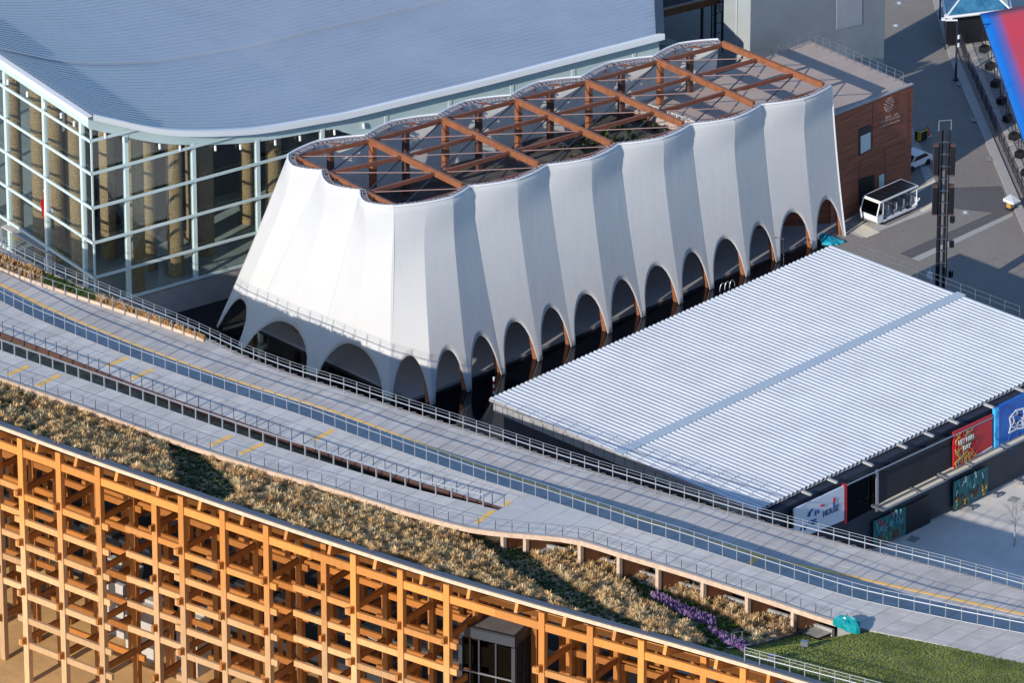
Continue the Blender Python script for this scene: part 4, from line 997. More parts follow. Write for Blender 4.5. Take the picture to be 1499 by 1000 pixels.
# woven palm columns inside
def palm_mesh(h, r):
    b = MB(); prof = []; n = int(h/.18)
    for i in range(n+1): prof.append((r*(1+.025*(i % 2))*(1+.12*max(0, 1-i/6)), h*i/n))
    b.lathe((0, 0, 0), prof, 22); me = b.mesh("palm_column", "palm_weave", False); uv = me.uv_layers.new(name="UVMap")
    for po in me.polygons:
        for li in po.loop_indices:
            v = me.vertices[me.loops[li].vertex_index].co; a = atan2(v.y, v.x)
            if po.center.y < 0 and a > 3: a -= 2*pi
            uv.data[li].uv = (a*r, v.z)
    return me
pmh = {}
def palm(u, v, r=.68):
    h = round(min(RZ(min(max(u, 0), UE))-.6, 19.5)-2.6, 1); k = (h, r)
    if k not in pmh: pmh[k] = palm_mesh(h, r)
    link("palm_column", pmh[k], hall, hp(u, v, 2.6))
def floorhit(px, py):
    q = G(px, py, 2.6)-A0; return q.dot(E1v), q.dot(E2v)
for px, py in [(200, 424), (258, 402), (357, 383), (160, 376), (218, 392), (303, 372), (285, 350), (402, 350), (130, 352), (112, 372)]:
    u, v = floorhit(px, py)
    if v > .8 and u > .8: palm(u, v)
for u, v in [(1.6, 5.2), (2.1, 9.6), (1.7, 11.6), (1.8, 16), (2.2, 21), (20, 7.5), (27, 6), (33, 6)]: palm(u, v)
for u in [1.2, 3.0, 6.5, 8.5, 12, 14.5, 18, 20.5, 24, 27]:
    b = MB(); b.tube([hp(u, -.25, RZ(u)-1.5), hp(u, -.3, RZ(u)-1.95)], .11, 6); obj("spotlight", b, "white_paint", hall)
for v in [2.2, 4.3, 7, 9.8, 13]:
    b = MB(); b.tube([hp(-.3, v, RZ(0)-1.5), hp(-.3, v, RZ(0)-1.95)], .11, 6); obj("spotlight", b, "white_paint", hall)
# entrance awnings and flagpole by the left facade
for n, (c, lab) in enumerate([([(2, 331), (12, 327), (78, 364), (76, 374)], "long pale awning slab below the hall's left glass wall"), ([(102, 398), (118, 391), (137, 403), (126, 412)], "small pale awning slab at the hall's glass corner")]):
    t = thing("entrance_awning", lab, "awning", G(*c[0], 2.6)); z = 5.0 if n == 0 else 2.7
    b = MB(); b.prism([G(*p, z)[:2] for p in c], z-.12, z); obj("slab", b, "slab_pale", t)
    for p in (c[0], c[3]):
        q = G(*p, z); b = MB(); b.box((q.x+.15, q.y+.2, z/2-.1), (.12, .12, z-.2)); obj("post", b, "rail_steel", t)
fpb = G(71, 445, 0); t = thing("flagpole", "white flagpole with red white black flag before the glass hall", "flagpole", fpb)
p0 = G(70.5, 398, 12.0); fz = planehit(70, 279, Vector((fpb.x, fpb.y, 0)), Vector((1, 0, 0)))
b = MB(); b.tube([(fpb.x, fpb.y, 0), (fpb.x, fpb.y, fz.z)], .13, 8); obj("pole", b, "white_paint", t)
def cloth(cols, x0, z0, w, h, name):
    for k, (m, a0, a1) in enumerate(cols):
        b = MB(); n = 10
        for i in range(n+1):
            f = i/n
            for j in range(2):
                zz = z0-h*(a0 if j else a1)-f*.5*h; b.v.append((fpb.x+x0*f*w+.12*sin(f*7+zz), fpb.y+(-1)*f*w*.6*x0, zz))
        for i in range(n): b.f.append((2*i, 2*i+2, 2*i+3, 2*i+1)); b.mi.append(0)
        o = obj(name, b, m, t); md = o.modifiers.new("thickness", 'SOLIDIFY'); md.thickness = .02
cloth([("red", 0, 1)], -.55, fz.z-.15, .55, 1.7, "flag_band"); cloth([("white_paint", 0, .5), ("black", .5, 1)], .6, fz.z-1.2, .9, 1.8, "flag_band")

# ------------------------------------------------------------------ flat hall with corrugated roof, screens and murals
RZF = 8.0; RX0, RX1, RY0, RYM0, RYM1, RY1 = -21.1, 20.3, -17.85, -31.6, -32.6, -46.85
fl = thing("ribbed_roof_hall", "dark flat hall under a broad white corrugated roof", "building", (0, -32, 0))
b = MB(); b.box((-.4, -32.4, 3.7), (39.6, 27.6, 7.3)); obj("wall", b, "navy_wall", fl)
NR = 82; pt = (RX1-RX0)/NR
for (ya_, yb_, za, zb) in ((RY0, RYM0, RZF, RZF-.02), (RYM1, RY1, RZF+.0, RZF)):
    b = MB(); prof = []
    for i in range(NR):
        x = RX0+i*pt; prof += [(x, -.22), (x+pt*.14, .0), (x+pt*.42, .03), (x+pt*.70, .0), (x+pt*.84, -.22)]
    prof.append((RX1, -.22)); k = len(b.v)
    for x, dz in prof: b.v += [(x, ya_, za+dz), (x, yb_, zb+dz)]
    for i in range(len(prof)-1): a = k+2*i; b.f.append((a, a+1, a+3, a+2)); b.mi.append(0)
    k = len(b.v)                                            # closed underside
    b.add([(RX0, ya_, za-.26), (RX1, ya_, za-.26), (RX1, yb_, zb-.26), (RX0, yb_, zb-.26)], [(0, 1, 2, 3)])
    obj("corrugated_roof", b, "corrugated", fl)
b = MB(); b.box(((RX0+RX1)/2, (RYM0+RYM1)/2, RZF-.02), (RX1-RX0+.3, .95, .10)); obj("gutter", b, "gutter", fl)
for i in range(26):
    b = MB(); y = RY0-.2-i*(RY0-RY1)/26; b.box((RX0+.25, y-.55, RZF-.75), (.08, 1.0+.1*(i % 2), .95)); obj("fascia_panel", b, "slab_grey" if i % 3 else "stone_plinth", fl)
b = MB(); b.box((RX0+.1, (RY0+RY1)/2, RZF-.17), (.25, RY0-RY1, .22)); obj("verge_trim", b, "stone_plinth", fl)
b = MB()
for y in (-20, -24, -28, -32, -36): b.beam((RX0+.3, y, 5.2), (RX0-1.2, y, 5.2), .18, .2); b.beam((RX0-1.2, y, 5.2), (RX0+.2, y, 4.0), .12, .14)
b.beam((RX0-1.2, -19, 5.25), (RX0-1.2, -42, 5.25), .18, .2); obj("wall_bracket", b, "dark_steel", fl, kind="stuff")
pts = [Vector((RX1+.05, RY0-3-i*1.6, RZF)) for i in range(12)]; simple_rail("railing", "wire railing on the far eave of the ribbed roof", pts, .9, "grey_steel", .03, (1.0, .5), .02)
# facade facing the plaza
FY = -47.7
b = MB(); b.box(((RX0+RX1)/2+15, FY+1.8, 3.9), (RX1-RX0+30-.6, 3.4, 7.4)); obj("front_block", b, "navy_wall", fl)
b = MB(); k = len(b.v)
for i in range(NR+60):
    x = RX0+i*pt
def fpx(px, py, y=FY): return onY(px, py, y)
def fquad(c, m, name, parent, y=FY-.1, th=.06, **k): return quad([fpx(p[0], p[1], y) for p in c], m, name, parent, th, **k)
# roof continues right of the frame at the same height
fquad([(1287, 745), (1397, 683), (1397, 636), (1287, 690)], "black_matt", "screen_panel", fl, FY-.35, .3)
fquad([(1283, 750), (1286, 748), (1286, 688), (1283, 689)], "rail_steel", "screen_frame", fl, FY-.5, .1)
fquad([(1239, 766), (1280, 744), (1280, 694), (1239, 712)], "dark_glass", "glazed_bay", fl, FY-.08, .04)
b = MB(); p, q = fpx(1239, 711, FY-.6), fpx(1499, 590, FY-.6); b.tube([p, q+(q-p)*.4], .06, 6); obj("sign_rail", b, "grey_steel", fl)
for px, py in [(1185, 724), (1223, 706), (1275, 681), (1325, 655), (1364, 638), (1400, 619), (1452, 596), (1497, 572)]:
    p = fpx(px, py, FY-.5); b = MB(); b.box((p.x, p.y+.3, p.z), (.22, .95, .16)); obj("lamp_bracket", b, "concrete", fl)
# lit ledges over the entrance
for (px0, py0, px1, py1) in [(1292, 745, 1345, 724), (1346, 722, 1384, 702), (1386, 700, 1421, 684), (1422, 682, 1471, 657), (1474, 655, 1530, 628)]:
    p, q = fpx(px0, py0, FY-1.3), fpx(px1, py1, FY-1.3); z = 4.5; b = MB(); c = (p+q)/2
    for yy_ in (FY-.42, FY-1.02):
        b = MB(); b.box((c.x, yy_, c.z), (abs(q.x-p.x)-.25, .46, .10)); obj("canopy_slat", b, "cream", fl)
    b = MB(); b.box((c.x, FY-.8, c.z+.08), (abs(q.x-p.x)-.3, .25, .08)); b.box((p.x, FY-.75, c.z+.05), (.2, 1.3, .22)); b.tube([(p.x, FY-1.4, c.z-.02), (q.x, FY-1.4, c.z-.02)], .05, 5); obj("canopy_frame", b, "grey_steel", fl)
fquad([(1326, 786), (1362, 766), (1362, 724), (1326, 742)], "black", "doorway", fl, FY-.06, .04)
for (px, py) in [(1421, 727), (1458, 715), (1496, 693)]:
    p = fpx(px, py, FY-.8); b = MB(); b.box((p.x, p.y, .25), (.5, .4, .3), .3); b.box((p.x+.3, p.y-.1, .18), (.3, .3, .25)); tt = obj("floodlight", b, "grey_steel", label=["grey floodlight on the ground below the dark mural wall", "second grey floodlight along the foot of the mural wall", "third grey floodlight below the blue banner"][[1421, 1458, 1496].index(px)], category="floodlight", group="floodlights along the wall foot")
# sign: white board with HOUSE lettering
mat("board_white", (.62, .66, .74), .4); mat("sign_navy", (.02, .05, .16), .5); mat("sign_blue", (.015, .10, .38), .5); mat("banner_red", (.50, .012, .02), .45); mat("banner_blue", (.0, .17, .62), .4, noise=(.8, .25), alt=(.0, .09, .45)); mat("banner_cyan", (.05, .42, .80), .4); mat("sign_white", (.8, .8, .82), .5); mat("ochre", (.45, .28, .07), .6); mat("motif_grey", (.18, .20, .17), .6)
s1 = thing("house_sign", "white sign board reading HOUSE with blue and red markings", "sign", fpx(1163, 790, FY-.6))
SY = FY-.6
fquad([(1163, 792), (1236, 762), (1236, 712), (1163, 746)], "board_white", "board", s1, SY, .15)
fquad([(1236, 768), (1240, 766), (1240, 709), (1236, 711)], "banner_red", "edge", s1, SY-.02, .3)
dxv = Vector((1, 0, 0))
def font_text(body, px, py, size, m, parent, y, name="lettering", sx=1.0, shear=0.0):
    p = fpx(px, py, y); cu = bpy.data.curves.new(name, 'FONT'); cu.body = body; cu.size = size; cu.extrude = .02; cu.shear = shear; cu.resolution_u = 3
    o = bpy.data.objects.new("tmp", cu); COL.objects.link(o); bpy.context.view_layer.update()
    me = bpy.data.meshes.new_from_object(o.evaluated_get(bpy.context.evaluated_depsgraph_get())); COL.objects.unlink(o); bpy.data.objects.remove(o)
    me.materials.clear(); me.materials.append(MATS[m])
    for v in me.vertices: x, yy, z = v.co; v.co = (p.x+x*sx, p.y-.04-z, p.z+yy)
    return link(name, me, parent)
font_text("HOUSE", 1204, 758, .78, "sign_navy", s1, SY, sx=.74, shear=.1)
b = MB()
def sb(px0, py0, px1, py1, w=.16):
    b.beam(fpx(px0, py0, SY-.04), fpx(px1, py1, SY-.04), .05, w)
for q in [(1183, 756, 1190, 745), (1185, 757, 1185, 750), (1194, 755, 1194, 748), (1198, 752, 1198, 747), (1184, 765, 1195, 761), (1188, 768, 1196, 765), (1190, 763, 1190, 768), (1172, 776, 1181, 771), (1176, 770, 1177, 776), (1174, 772, 1180, 775), (1221, 742, 1221, 735)]: sb(*q)
obj("markings", b, "sign_blue", s1)
b = MB(); sb(1201, 741, 1207, 740, .14); obj("roof_mark", b, "banner_red", s1)
b = MB(); sb(1220, 733, 1222.5, 732, .42); obj("round_mark", b, "banner_red", s1)
# red VIET NAM DAY banner
s2 = thing("red_banner", "red banner reading VIET NAM DAY with swirling patterned strip", "banner", fpx(1425, 690, SY))
fquad([(1396, 686), (1452.5, 653), (1452.5, 607), (1396, 633)], "banner_red", "board", s2, SY, .12)
fquad([(1396, 688), (1452.5, 655), (1452.5, 653), (1396, 686)], "sign_white", "hem", s2, SY-.01, .12)
for n in range(75):
    f = n/75; px = 1400+random.uniform(0, 27); py = 640-(px-1400)*.47+random.uniform(2, 44); a = fpx(px, py, SY-.05)
    b = MB(); pts = []; ph = random.uniform(0, 6)
    for k in range(7): pts.append(a+Vector((.28*sin(ph+k*.7), 0, .11*k-.3+.06*cos(ph+k))))
    pts = [Vector((min(max(p.x, fpx(1398, 650, SY).x), fpx(1429, 650, SY).x), SY-.05, p.z)) for p in pts]
    b.tube(pts, .055, 4); obj("motif", b, ["ochre", "motif_grey", "red", "ochre"][n % 4], s2)
font_text("VIET NAM", 1402, 653, .62, "sign_white", s2, SY-.14, sx=.68, shear=.1); font_text("DAY", 1409, 660, .58, "sign_white", s2, SY-.08, sx=.8)
# blue banner with white network patch
s3 = thing("blue_banner", "bright blue banner with curved dark lines and white network patch", "banner", fpx(1480, 650, SY))
fquad([(1458, 663), (1530, 628), (1530, 562), (1458, 599)], "banner_blue", "board", s3, SY-.1, .3)
fquad([(1457, 662), (1462.5, 659.5), (1462.5, 597), (1457, 599)], "banner_cyan", "edge", s3, SY-.12, .3)
b = MB()
def nb(p0, p1, w=.10): b.beam(fpx(*p0, SY-.15), fpx(*p1, SY-.15), .04, w)
cs = [(1478, 612), (1487, 601), (1498, 598), (1500, 608), (1497, 616), (1499, 626), (1488, 628), (1477, 634), (1480, 624)]
for i in range(len(cs)): nb(cs[i], cs[(i+1) % len(cs)], .14)
random.seed(4)
inn = [(1483, 610), (1490, 606), (1496, 610), (1485, 618), (1491, 616), (1496, 622), (1483, 626), (1489, 623)]
for p in inn:
    for q in sorted(inn+cs, key=lambda q: (q[0]-p[0])**2+(q[1]-p[1])**2)[1:4]: nb(p, q, .09)
obj("network_patch", b, "sign_white", s3)
b = MB()
for (cx, cy, r0) in [(1470, 610, 1.0), (1475, 650, 1.3), (1490, 640, 1.2), (1466, 632, .8), (1500, 585, 1.1)]:
    c = fpx(cx, cy, SY-.14); b.tube([c+Vector((r0*cos(a), 0, r0*.9*sin(a))) for a in frange(.2+cx, 3.2+cx, 12)], .035, 4)
obj("line_pattern", b, "sign_blue", s3)
# murals
mat("mural_teal", (.01, .13, .14), .6); mat("mural_pink", (.45, .08, .16), .6); mat("mural_brown", (.16, .07, .03), .6); mat("mural_aqua", (.10, .34, .36), .6)
for n, (x0, x1, yt0, yt1, yb0, yb1, lab) in enumerate([(1396, 1446, 706, 683, 747, 722, "teal and brown graffiti mural panel right of the doorway"), (1279, 1326, 764, 742, 800, 782, "teal and pink graffiti mural panel left of the doorway")]):
    t = thing("mural", lab, "mural", fpx(x0, yb0, FY-.2)); fquad([(x0, yb0), (x1, yb1), (x1, yt1), (x0, yt0)], "mural_teal", "board", t, FY-.2, .08)
    random.seed(20+n)
    for k in range(44):
        f = random.random(); g_ = random.random(); px = x0+3+(x1-x0-6)*f; py = (yt0+(yt1-yt0)*f)*(1-g_)+(yb0+(yb1-yb0)*f)*g_; py = min(max(py, yt0+(yt1-yt0)*f+4), yb0+(yb1-yb0)*f-4)
        a = fpx(px, py, FY-.24); b = MB(); w = random.uniform(0, 6)
        b.tube([a+Vector((.05*k_*sin(w), 0, .12*k_-.24+.05*sin(w+k_))) for k_ in range(5)], random.uniform(.04, .11), 4)
        m = random.choice(["mural_brown", "ochre", "mural_brown"]) if g_ > .55 else random.choice(["mural_aqua", "mural_aqua", "mural_pink" if n else "mural_teal", "sign_white" if n == 0 else "mural_pink"])
        obj("paint_stroke", b, m, t)
# leafless young tree on the plaza
tc_ = G(1485, 800, 0); t = thing("bare_tree", "small leafless tree on the plaza behind the walkway railing", "tree", tc_)
b = MB(); random.seed(9)
b.tube([tc_, tc_+Vector((0, 0, 2.2))], [.09, .06], 6); obj("trunk", b, "stone_plinth", t)
b = MB()
def twig(p, d, l, r, k):
    q = p+d*l; b.tube([p, q], [r, r*.6], 4)
    if k:
        for _ in range(4): nd = (d+Vector((random.uniform(-.7, .7), random.uniform(-.7, .7), random.uniform(0, .4)))).normalized(); twig(p.lerp(q, random.uniform(.4, 1)), nd, l*.7, r*.55, k-1)
for _ in range(5): twig(tc_+Vector((0, 0, random.uniform(1.4, 2.2))), Vector((random.uniform(-.6, .6), random.uniform(-.6, .6), 1)).normalized(), 1.2, .035, 3)
obj("crown", b, "stone_plinth", t)
for n, (px, py) in enumerate([(1414, 703+28), (1484, 732), (1337, 790)]):
    p = G(px, py); b = MB(); b.box((p.x, p.y, .02), (1.0, .8, .014), .2); struct("drain_cover", b, "slab_grey")

# ------------------------------------------------------------------ street things
# speaker mast
mp_ = G(1376, 452); t = thing("speaker_mast", "tall black lattice mast with four brown loudspeaker cabinets", "mast", mp_)
MH = 16.6; s = .42
b = MB()
for dx, dy in ((-.24, .2), (.2, -.24), (-.05, .33), (.33, -.05)): b.tube([(mp_.x+dx, mp_.y+dy, 0), (mp_.x+dx, mp_.y+dy, MH)], .17, 6)
obj("mast_tube", b, "black", t)
for k in range(14):
    b = MB(); z = 1+k*1.12; b.box((mp_.x, mp_.y, z), (.98, .34, .06), radians(-46)); obj("ring_clamp", b, "rail_dark", t)
b = MB(); b.tube([(mp_.x+.05, mp_.y-.42, 0), (mp_.x+.05, mp_.y-.42, MH-4)], .03, 5); obj("cable_duct", b, "grey_steel", t)
mat("speaker_brown", (.09, .045, .035), .6)
for z, hh in ((13.9, 2.9), (10.2, 2.7)):
    for sx in (-1, 1):
        c = mp_+Vector((sx*.50, -sx*.50, 0)); b = MB(); b.box((c.x, c.y, z), (.42, .55, hh), radians(-46)); sp = obj("loudspeaker", b, "speaker_brown", t)
        b = MB(); b.box((c.x-.2, c.y-.2, z), (.04, .42, hh*.9), radians(44)); obj("grille", b, "black", sp)
b = MB(); b.tube([(mp_.x-.45, mp_.y+.3, MH), (mp_.x-.45, mp_.y+.3, MH+.9), (mp_.x+.45, mp_.y-.3, MH+.9), (mp_.x+.45, mp_.y-.3, MH)], .06, 5); obj("top_hoop", b, "grey_steel", t)
for z in (3.2, 6.0, 8.3): b = MB(); b.box((mp_.x+.7, mp_.y-.5, z), (.3, .3, .6)); obj("junction_box", b, "black", t)
b = MB(); p = mp_+Vector((-.75, .6, 3.2)); b.box(p, (.35, .35, .5)); b.tube([p, p+Vector((0, 0, .7))], .05, 5); obj("antenna", b, "white_paint", t)
# open electric shuttle bus
bx, by = 41.6, -5.75
t = thing("shuttle_bus", "white open sided electric shuttle bus with black solar roof", "bus", (bx, by, 0)); mat("bus_white", (.78, .78, .78), .3); mat("seat_grey", (.35, .36, .38), .7)
Lb, Wb = 5.4, 2.0
def bb(name, c, d, m, par=t, rot=0): q = MB(); q.box((bx+c[0], by+c[1], c[2]), d, rot); return obj(name, q, m, par)
b = MB(); xf = bx-Lb/2; y0_, y1_ = by-Wb/2, by+Wb/2          # nose with raked windscreen
nose = [(xf, .35), (xf-.02, 1.0), (xf+.28, 2.15), (xf+.42, 2.15), (xf+.75, 1.0), (xf+.95, .35)]
b.add([(x, y0_, z) for x, z in nose]+[(x, y1_, z) for x, z in nose], [tuple(range(6)), tuple(reversed(range(6, 12)))]+[(i, 6+i, 6+(i+1) % 6, (i+1) % 6) for i in range(6)]); 
nb_ = MB(); nb_.add([(xf, y0_, .32), (xf, y1_, .32), (xf-.03, y1_, 1.0), (xf-.03, y0_, 1.0), (xf+.8, y0_, .32), (xf+.8, y1_, .32), (xf+.7, y1_, 1.0), (xf+.7, y0_, 1.0)], [(0, 1, 2, 3), (5, 4, 7, 6), (0, 3, 7, 4), (1, 5, 6, 2), (3, 2, 6, 7), (0, 4, 5, 1)]); obj("nose", nb_, "bus_white", t)
b = MB(); b.add([(xf-.02, y0_+.1, 1.02), (xf-.02, y1_-.1, 1.02), (xf+.34, y1_-.15, 2.1), (xf+.34, y0_+.15, 2.1)], [(0, 1, 2, 3)]); ws = obj("windscreen", b, "dark_glass", t)
b = MB()
for yy in (y0_+.05, y1_-.05): b.tube([(xf-.03, yy, 1.0), (xf+.33, yy, 2.18)], .06, 6)
b.tube([(xf+.33, y0_+.05, 2.18), (xf+.33, y1_-.05, 2.18)], .06, 6); obj("windscreen_frame", b, "bus_white", t)
bb("roof", (.2, 0, 2.26), (Lb-.5, Wb+.06, .12), "bus_white")
for k in range(6):
    bb("solar_panel", (-1.85+k*.80, 0, 2.335), (.74, Wb-.2, .03), "black")
bb("floor", (.1, 0, .42), (Lb-.3, Wb-.04, .14), "bus_white"); bb("sill", (.3, -Wb/2+.02, .36), (Lb-1.2, .08, .2), "bus_white"); bb("rear_panel", (Lb/2-.12, 0, .8), (.14, Wb, .75), "bus_white")
for k in range(4):
    for x in (-1.1+k*.95,): bb("seat", (x, 0, .78), (.42, Wb-.35, .16), "seat_grey"); bb("backrest", (x+.24, 0, 1.15), (.1, Wb-.35, .62), "seat_grey")
for x in (-1.9, -.6, .5, 1.5, Lb/2-.15):
    for yy in (-Wb/2+.05, Wb/2-.05): bb("roof_post", (x, yy, 1.35), (.07, .07, 1.75), "bus_white" if x > 2 or x < -1.8 else "black")
for x in (-1.75, 1.55):
    for yy in (-Wb/2+.12, Wb/2-.12):
        b = MB(); b.tube([(bx+x, by+yy-.11, .33), (bx+x, by+yy+.11, .33)], .33, 14); w = obj("wheel", b, "black", t)
        b = MB(); b.tube([(bx+x, by+yy-.125, .33), (bx+x, by+yy+.125, .33)], .17, 10); obj("rim", b, "rail_steel", w)
for yy in (-.6, .6): b = MB(); b.tube([(xf-.05, by+yy, .72), (xf+.02, by+yy, .72)], .12, 8); obj("headlight", b, "sign_white", t)
bb("bumper", (-Lb/2-.03, 0, .4), (.1, Wb-.1, .16), "grey_steel"); bb("dashboard", (-Lb/2+.75, 0, 1.05), (.3, Wb-.2, .25), "black")
b = MB(); b.tube([(bx+1.9, by-Wb/2-.08, .6), (bx+Lb/2, by-Wb/2-.08, .95), (bx+Lb/2+.1, by-Wb/2-.08, 1.1)], .05, 5); obj("rear_handrail", b, "bus_white", t)
# parked car behind the brown building corner
c0 = G(1337, 243); t = thing("parked_car", "small dark and white car parked behind the brown building corner", "car", c0)
b = MB(); prof = [(-1.7, .3), (-1.72, .75), (-1.0, .85), (-.55, 1.35), (.8, 1.38), (1.4, .9), (1.75, .8), (1.75, .3)]
b.add([(c0.x+x, c0.y-.75, z) for x, z in prof]+[(c0.x+x, c0.y+.75, z) for x, z in prof], [tuple(range(8)), tuple(reversed(range(8, 16)))]+[(i, 8+i, 8+(i+1) % 8, (i+1) % 8) for i in range(8)]); obj("body", b, "bus_white", t)
b = MB(); b.add([(c0.x+x, c0.y-.76, z) for x, z in [(-.9, .88), (-.5, 1.28), (.75, 1.3), (1.2, .9)]], [(0, 1, 2, 3)]); b.add([(c0.x-1.02, c0.y-.65, .9), (c0.x-1.02, c0.y+.65, .9), (c0.x-.6, c0.y+.6, 1.33), (c0.x-.6, c0.y-.6, 1.33)], [(0, 1, 2, 3)]); obj("window", b, "black", t)
for x in (-1.1, 1.1):
    for yy in (-.72, .72): b = MB(); b.tube([(c0.x+x, c0.y+yy-.1, .3), (c0.x+x, c0.y+yy+.1, .3)], .3, 12); obj("wheel", b, "black", t)
# cart and red extinguisher stand on the road
c = G(1348, 205); t = thing("barrier_cart", "black and yellow barrier cart on the shaded road", "cart", c)
b = MB(); b.box((c.x, c.y, .55), (.9, .7, .8)); obj("body", b, "black", t); mat("hi_yellow", (.6, .45, .02), .5); b = MB()
for dx in (-.47, .47): b.box((c.x+dx, c.y-.2, .6), (.05, .4, .9))
b.box((c.x, c.y-.37, 1.02), (1.0, .05, .08)); obj("frame", b, "hi_yellow", t); b = MB(); b.box((c.x, c.y, .08), (.8, .6, .12)); obj("wheel_base", b, "dark_steel", t)
c = G(1358, 199); t = thing("traffic_cone", "red traffic cone beside the barrier cart", "cone", c)
b = MB(); b.lathe((c.x, c.y, 0), [(.22, .05), (.05, .95), (.03, 1.0)], 10); obj("body", b, "red", t); b = MB(); b.box((c.x, c.y, .03), (.5, .5, .05)); obj("base", b, "white_paint", t)
# lamp post
c = G(1399, 117); top = planehit(1399, 28, c, Vector((1, 0, 0))).z; t = thing("street_lamp", "slim dark street lamp on the kerb by the canopy", "street lamp", c)
b = MB(); b.tube([c, (c.x, c.y, top)], [.12, .07], 8); obj("pole", b, "dark_steel", t); b = MB(); b.lathe((c.x, c.y, 0), [(.3, 0), (.3, .12), (.15, .2)], 10); obj("base", b, "dark_steel", t)
b = MB(); b.beam((c.x, c.y, top), (c.x-.9, c.y+.7, top+.05), .16, .1); obj("arm", b, "white_paint", t)
for z in (3.5, 4.3): b = MB(); b.box((c.x+.1, c.y-.12, z), (.18, .18, .35)); obj("lamp_head", b, "white_paint", t)
# white covered object on the right kerb
c = G(1481, 306); t = thing("covered_stall", "small white covered cart on the right kerb by the fence", "cart", c)
b = MB(); b.prism([(c.x-.5, c.y-.6), (c.x+.5, c.y-.6), (c.x+.5, c.y+.6), (c.x-.5, c.y+.6)], .75, [.95, .85, 1.1, 1.0]); obj("cover", b, "white_paint", t)
b = MB(); b.box((c.x-.2, c.y, .5), (.5, .45, .5)); obj("box", b, "ochre", t); b = MB(); b.box((c.x, c.y, .1), (1.0, .7, .1)); obj("base", b, "dark_steel", t)
# red and blue canopy on ballasted poles
cp = [Vector(G(1435, 20, 3.6)), Vector(G(1499, 208, 3.6))]; dvec = (cp[1]-cp[0]).normalized(); nrm = Vector((-dvec.y, dvec.x, 0)); nrm = nrm if (nrm.dot(RT) > 0) else -nrm
def canopy_setup(nt, b, tc, out):
    N, L = nt.nodes, nt.links; sp = N.new("ShaderNodeUVMap"); s2_ = N.new("ShaderNodeSeparateXYZ"); L.new(sp.outputs[0], s2_.inputs[0])
    cr = N.new("ShaderNodeValToRGB"); cr.color_ramp.elements[0].position = .10; cr.color_ramp.elements[0].color = (.0, .16, .62, 1); cr.color_ramp.elements[1].position = .30; cr.color_ramp.elements[1].color = (.62, .05, .08, 1)
    e = cr.color_ramp.elements.new(.20); e.color = (.16, .12, .40, 1)
    L.new(s2_.outputs[0], cr.inputs[0]); L.new(cr.outputs[0], b.inputs["Base Color"])
mat("canopy_fabric", (.1, .1, .5), .6, setup=canopy_setup)
t = thing("fabric_canopy", "long fabric canopy fading from blue to red over the terrace", "canopy", cp[0])
b = MB(); nn, mm = 24, 8; ext = (cp[1]-cp[0]).length*1.5
for i in range(nn+1):
    for j in range(mm+1):
        p = cp[0]+dvec*(ext*i/nn)+nrm*(6.5*j/mm)+Vector((0, 0, 1.1*(j/mm)+.12*sin(i*1.1)*sin(pi*j/mm))); b.v.append(tuple(p))
for i in range(nn):
    for j in range(mm): a = i*(mm+1)+j; b.f.append((a, a+1, a+mm+2, a+mm+1)); b.mi.append(0)
o = obj("fabric", b, "canopy_fabric", t, smooth=True); uv = o.data.uv_layers.new(name="UVMap")
for lp in o.data.loops: uv.data[lp.index].uv = ((lp.vertex_index % (mm+1))/mm, (lp.vertex_index//(mm+1))/nn)
md = o.modifiers.new("thickness", 'SOLIDIFY'); md.thickness = .04
b = MB(); b.tube([cp[0]+Vector((0, 0, -.05)), cp[0]+dvec*ext+Vector((0, 0, -.05))], .06, 6); obj("edge_tube", b, "dark_steel", t)
for i in range(11):
    p = cp[0]+dvec*(1.0+i*ext/11)+nrm*.3; b = MB(); b.box((p.x-.2, p.y, 3.6-2.25), (.05, .05, 2.6)); b.box((p.x+.2, p.y, 3.6-2.25), (.05, .05, 2.6)); pp = obj("pole", b, "dark_steel", t)
    b = MB(); b.box((p.x, p.y, .55), (.85, .6, .55), .2); obj("ballast_block", b, "black", t)
# glass pyramid tent above the canopy
a_, b_, c_ = G(1385, 25, 3.2), G(1480, 14, 3.2), G(1440, -25, 5.5)
t = thing("glazed_tent", "blue tinted glazed tent with white frame at the top right", "tent", (a_+b_)/2)
q0, q1, q2, q3 = a_, b_, b_+Vector((5, 5, 0)), a_+Vector((5, 5, 0)); ap = (q0+q1+q2+q3)/4+Vector((0, 0, 2.2)); mat("tent_blue", (.02, .14, .35), .15, noise=(.8, .5), alt=(.08, .28, .42))
for x, y in ((q0, q1), (q1, q2), (q2, q3), (q3, q0)): b = MB(); b.add([x, y, ap, x-Vector((0, 0, .02)), y-Vector((0, 0, .02)), ap-Vector((0, 0, .02))], [(0, 1, 2), (5, 4, 3), (0, 3, 4, 1)]); obj("roof_pane", b, "tent_blue", t)
for x, y in ((q0, q1), (q1, q2), (q2, q3), (q3, q0), (q0, ap), (q1, ap), (q2, ap), (q3, ap)): b = MB(); b.tube([x, y], .09 if y is ap else .14, 6); obj("frame_bar", b, "white_paint", t)
for x in (q0, q1, q2, q3): b = MB(); b.tube([(x.x, x.y, 0), x], .08, 6); obj("leg", b, "dark_steel", t)
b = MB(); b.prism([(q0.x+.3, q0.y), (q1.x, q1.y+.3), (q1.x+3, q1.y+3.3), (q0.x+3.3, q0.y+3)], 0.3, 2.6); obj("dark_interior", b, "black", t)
c = G(1386, 27, 3.0); b = MB(); b.box(c, (1.0, .35, .2), -.7); obj("spotlight_bar", b, "white_paint", t)
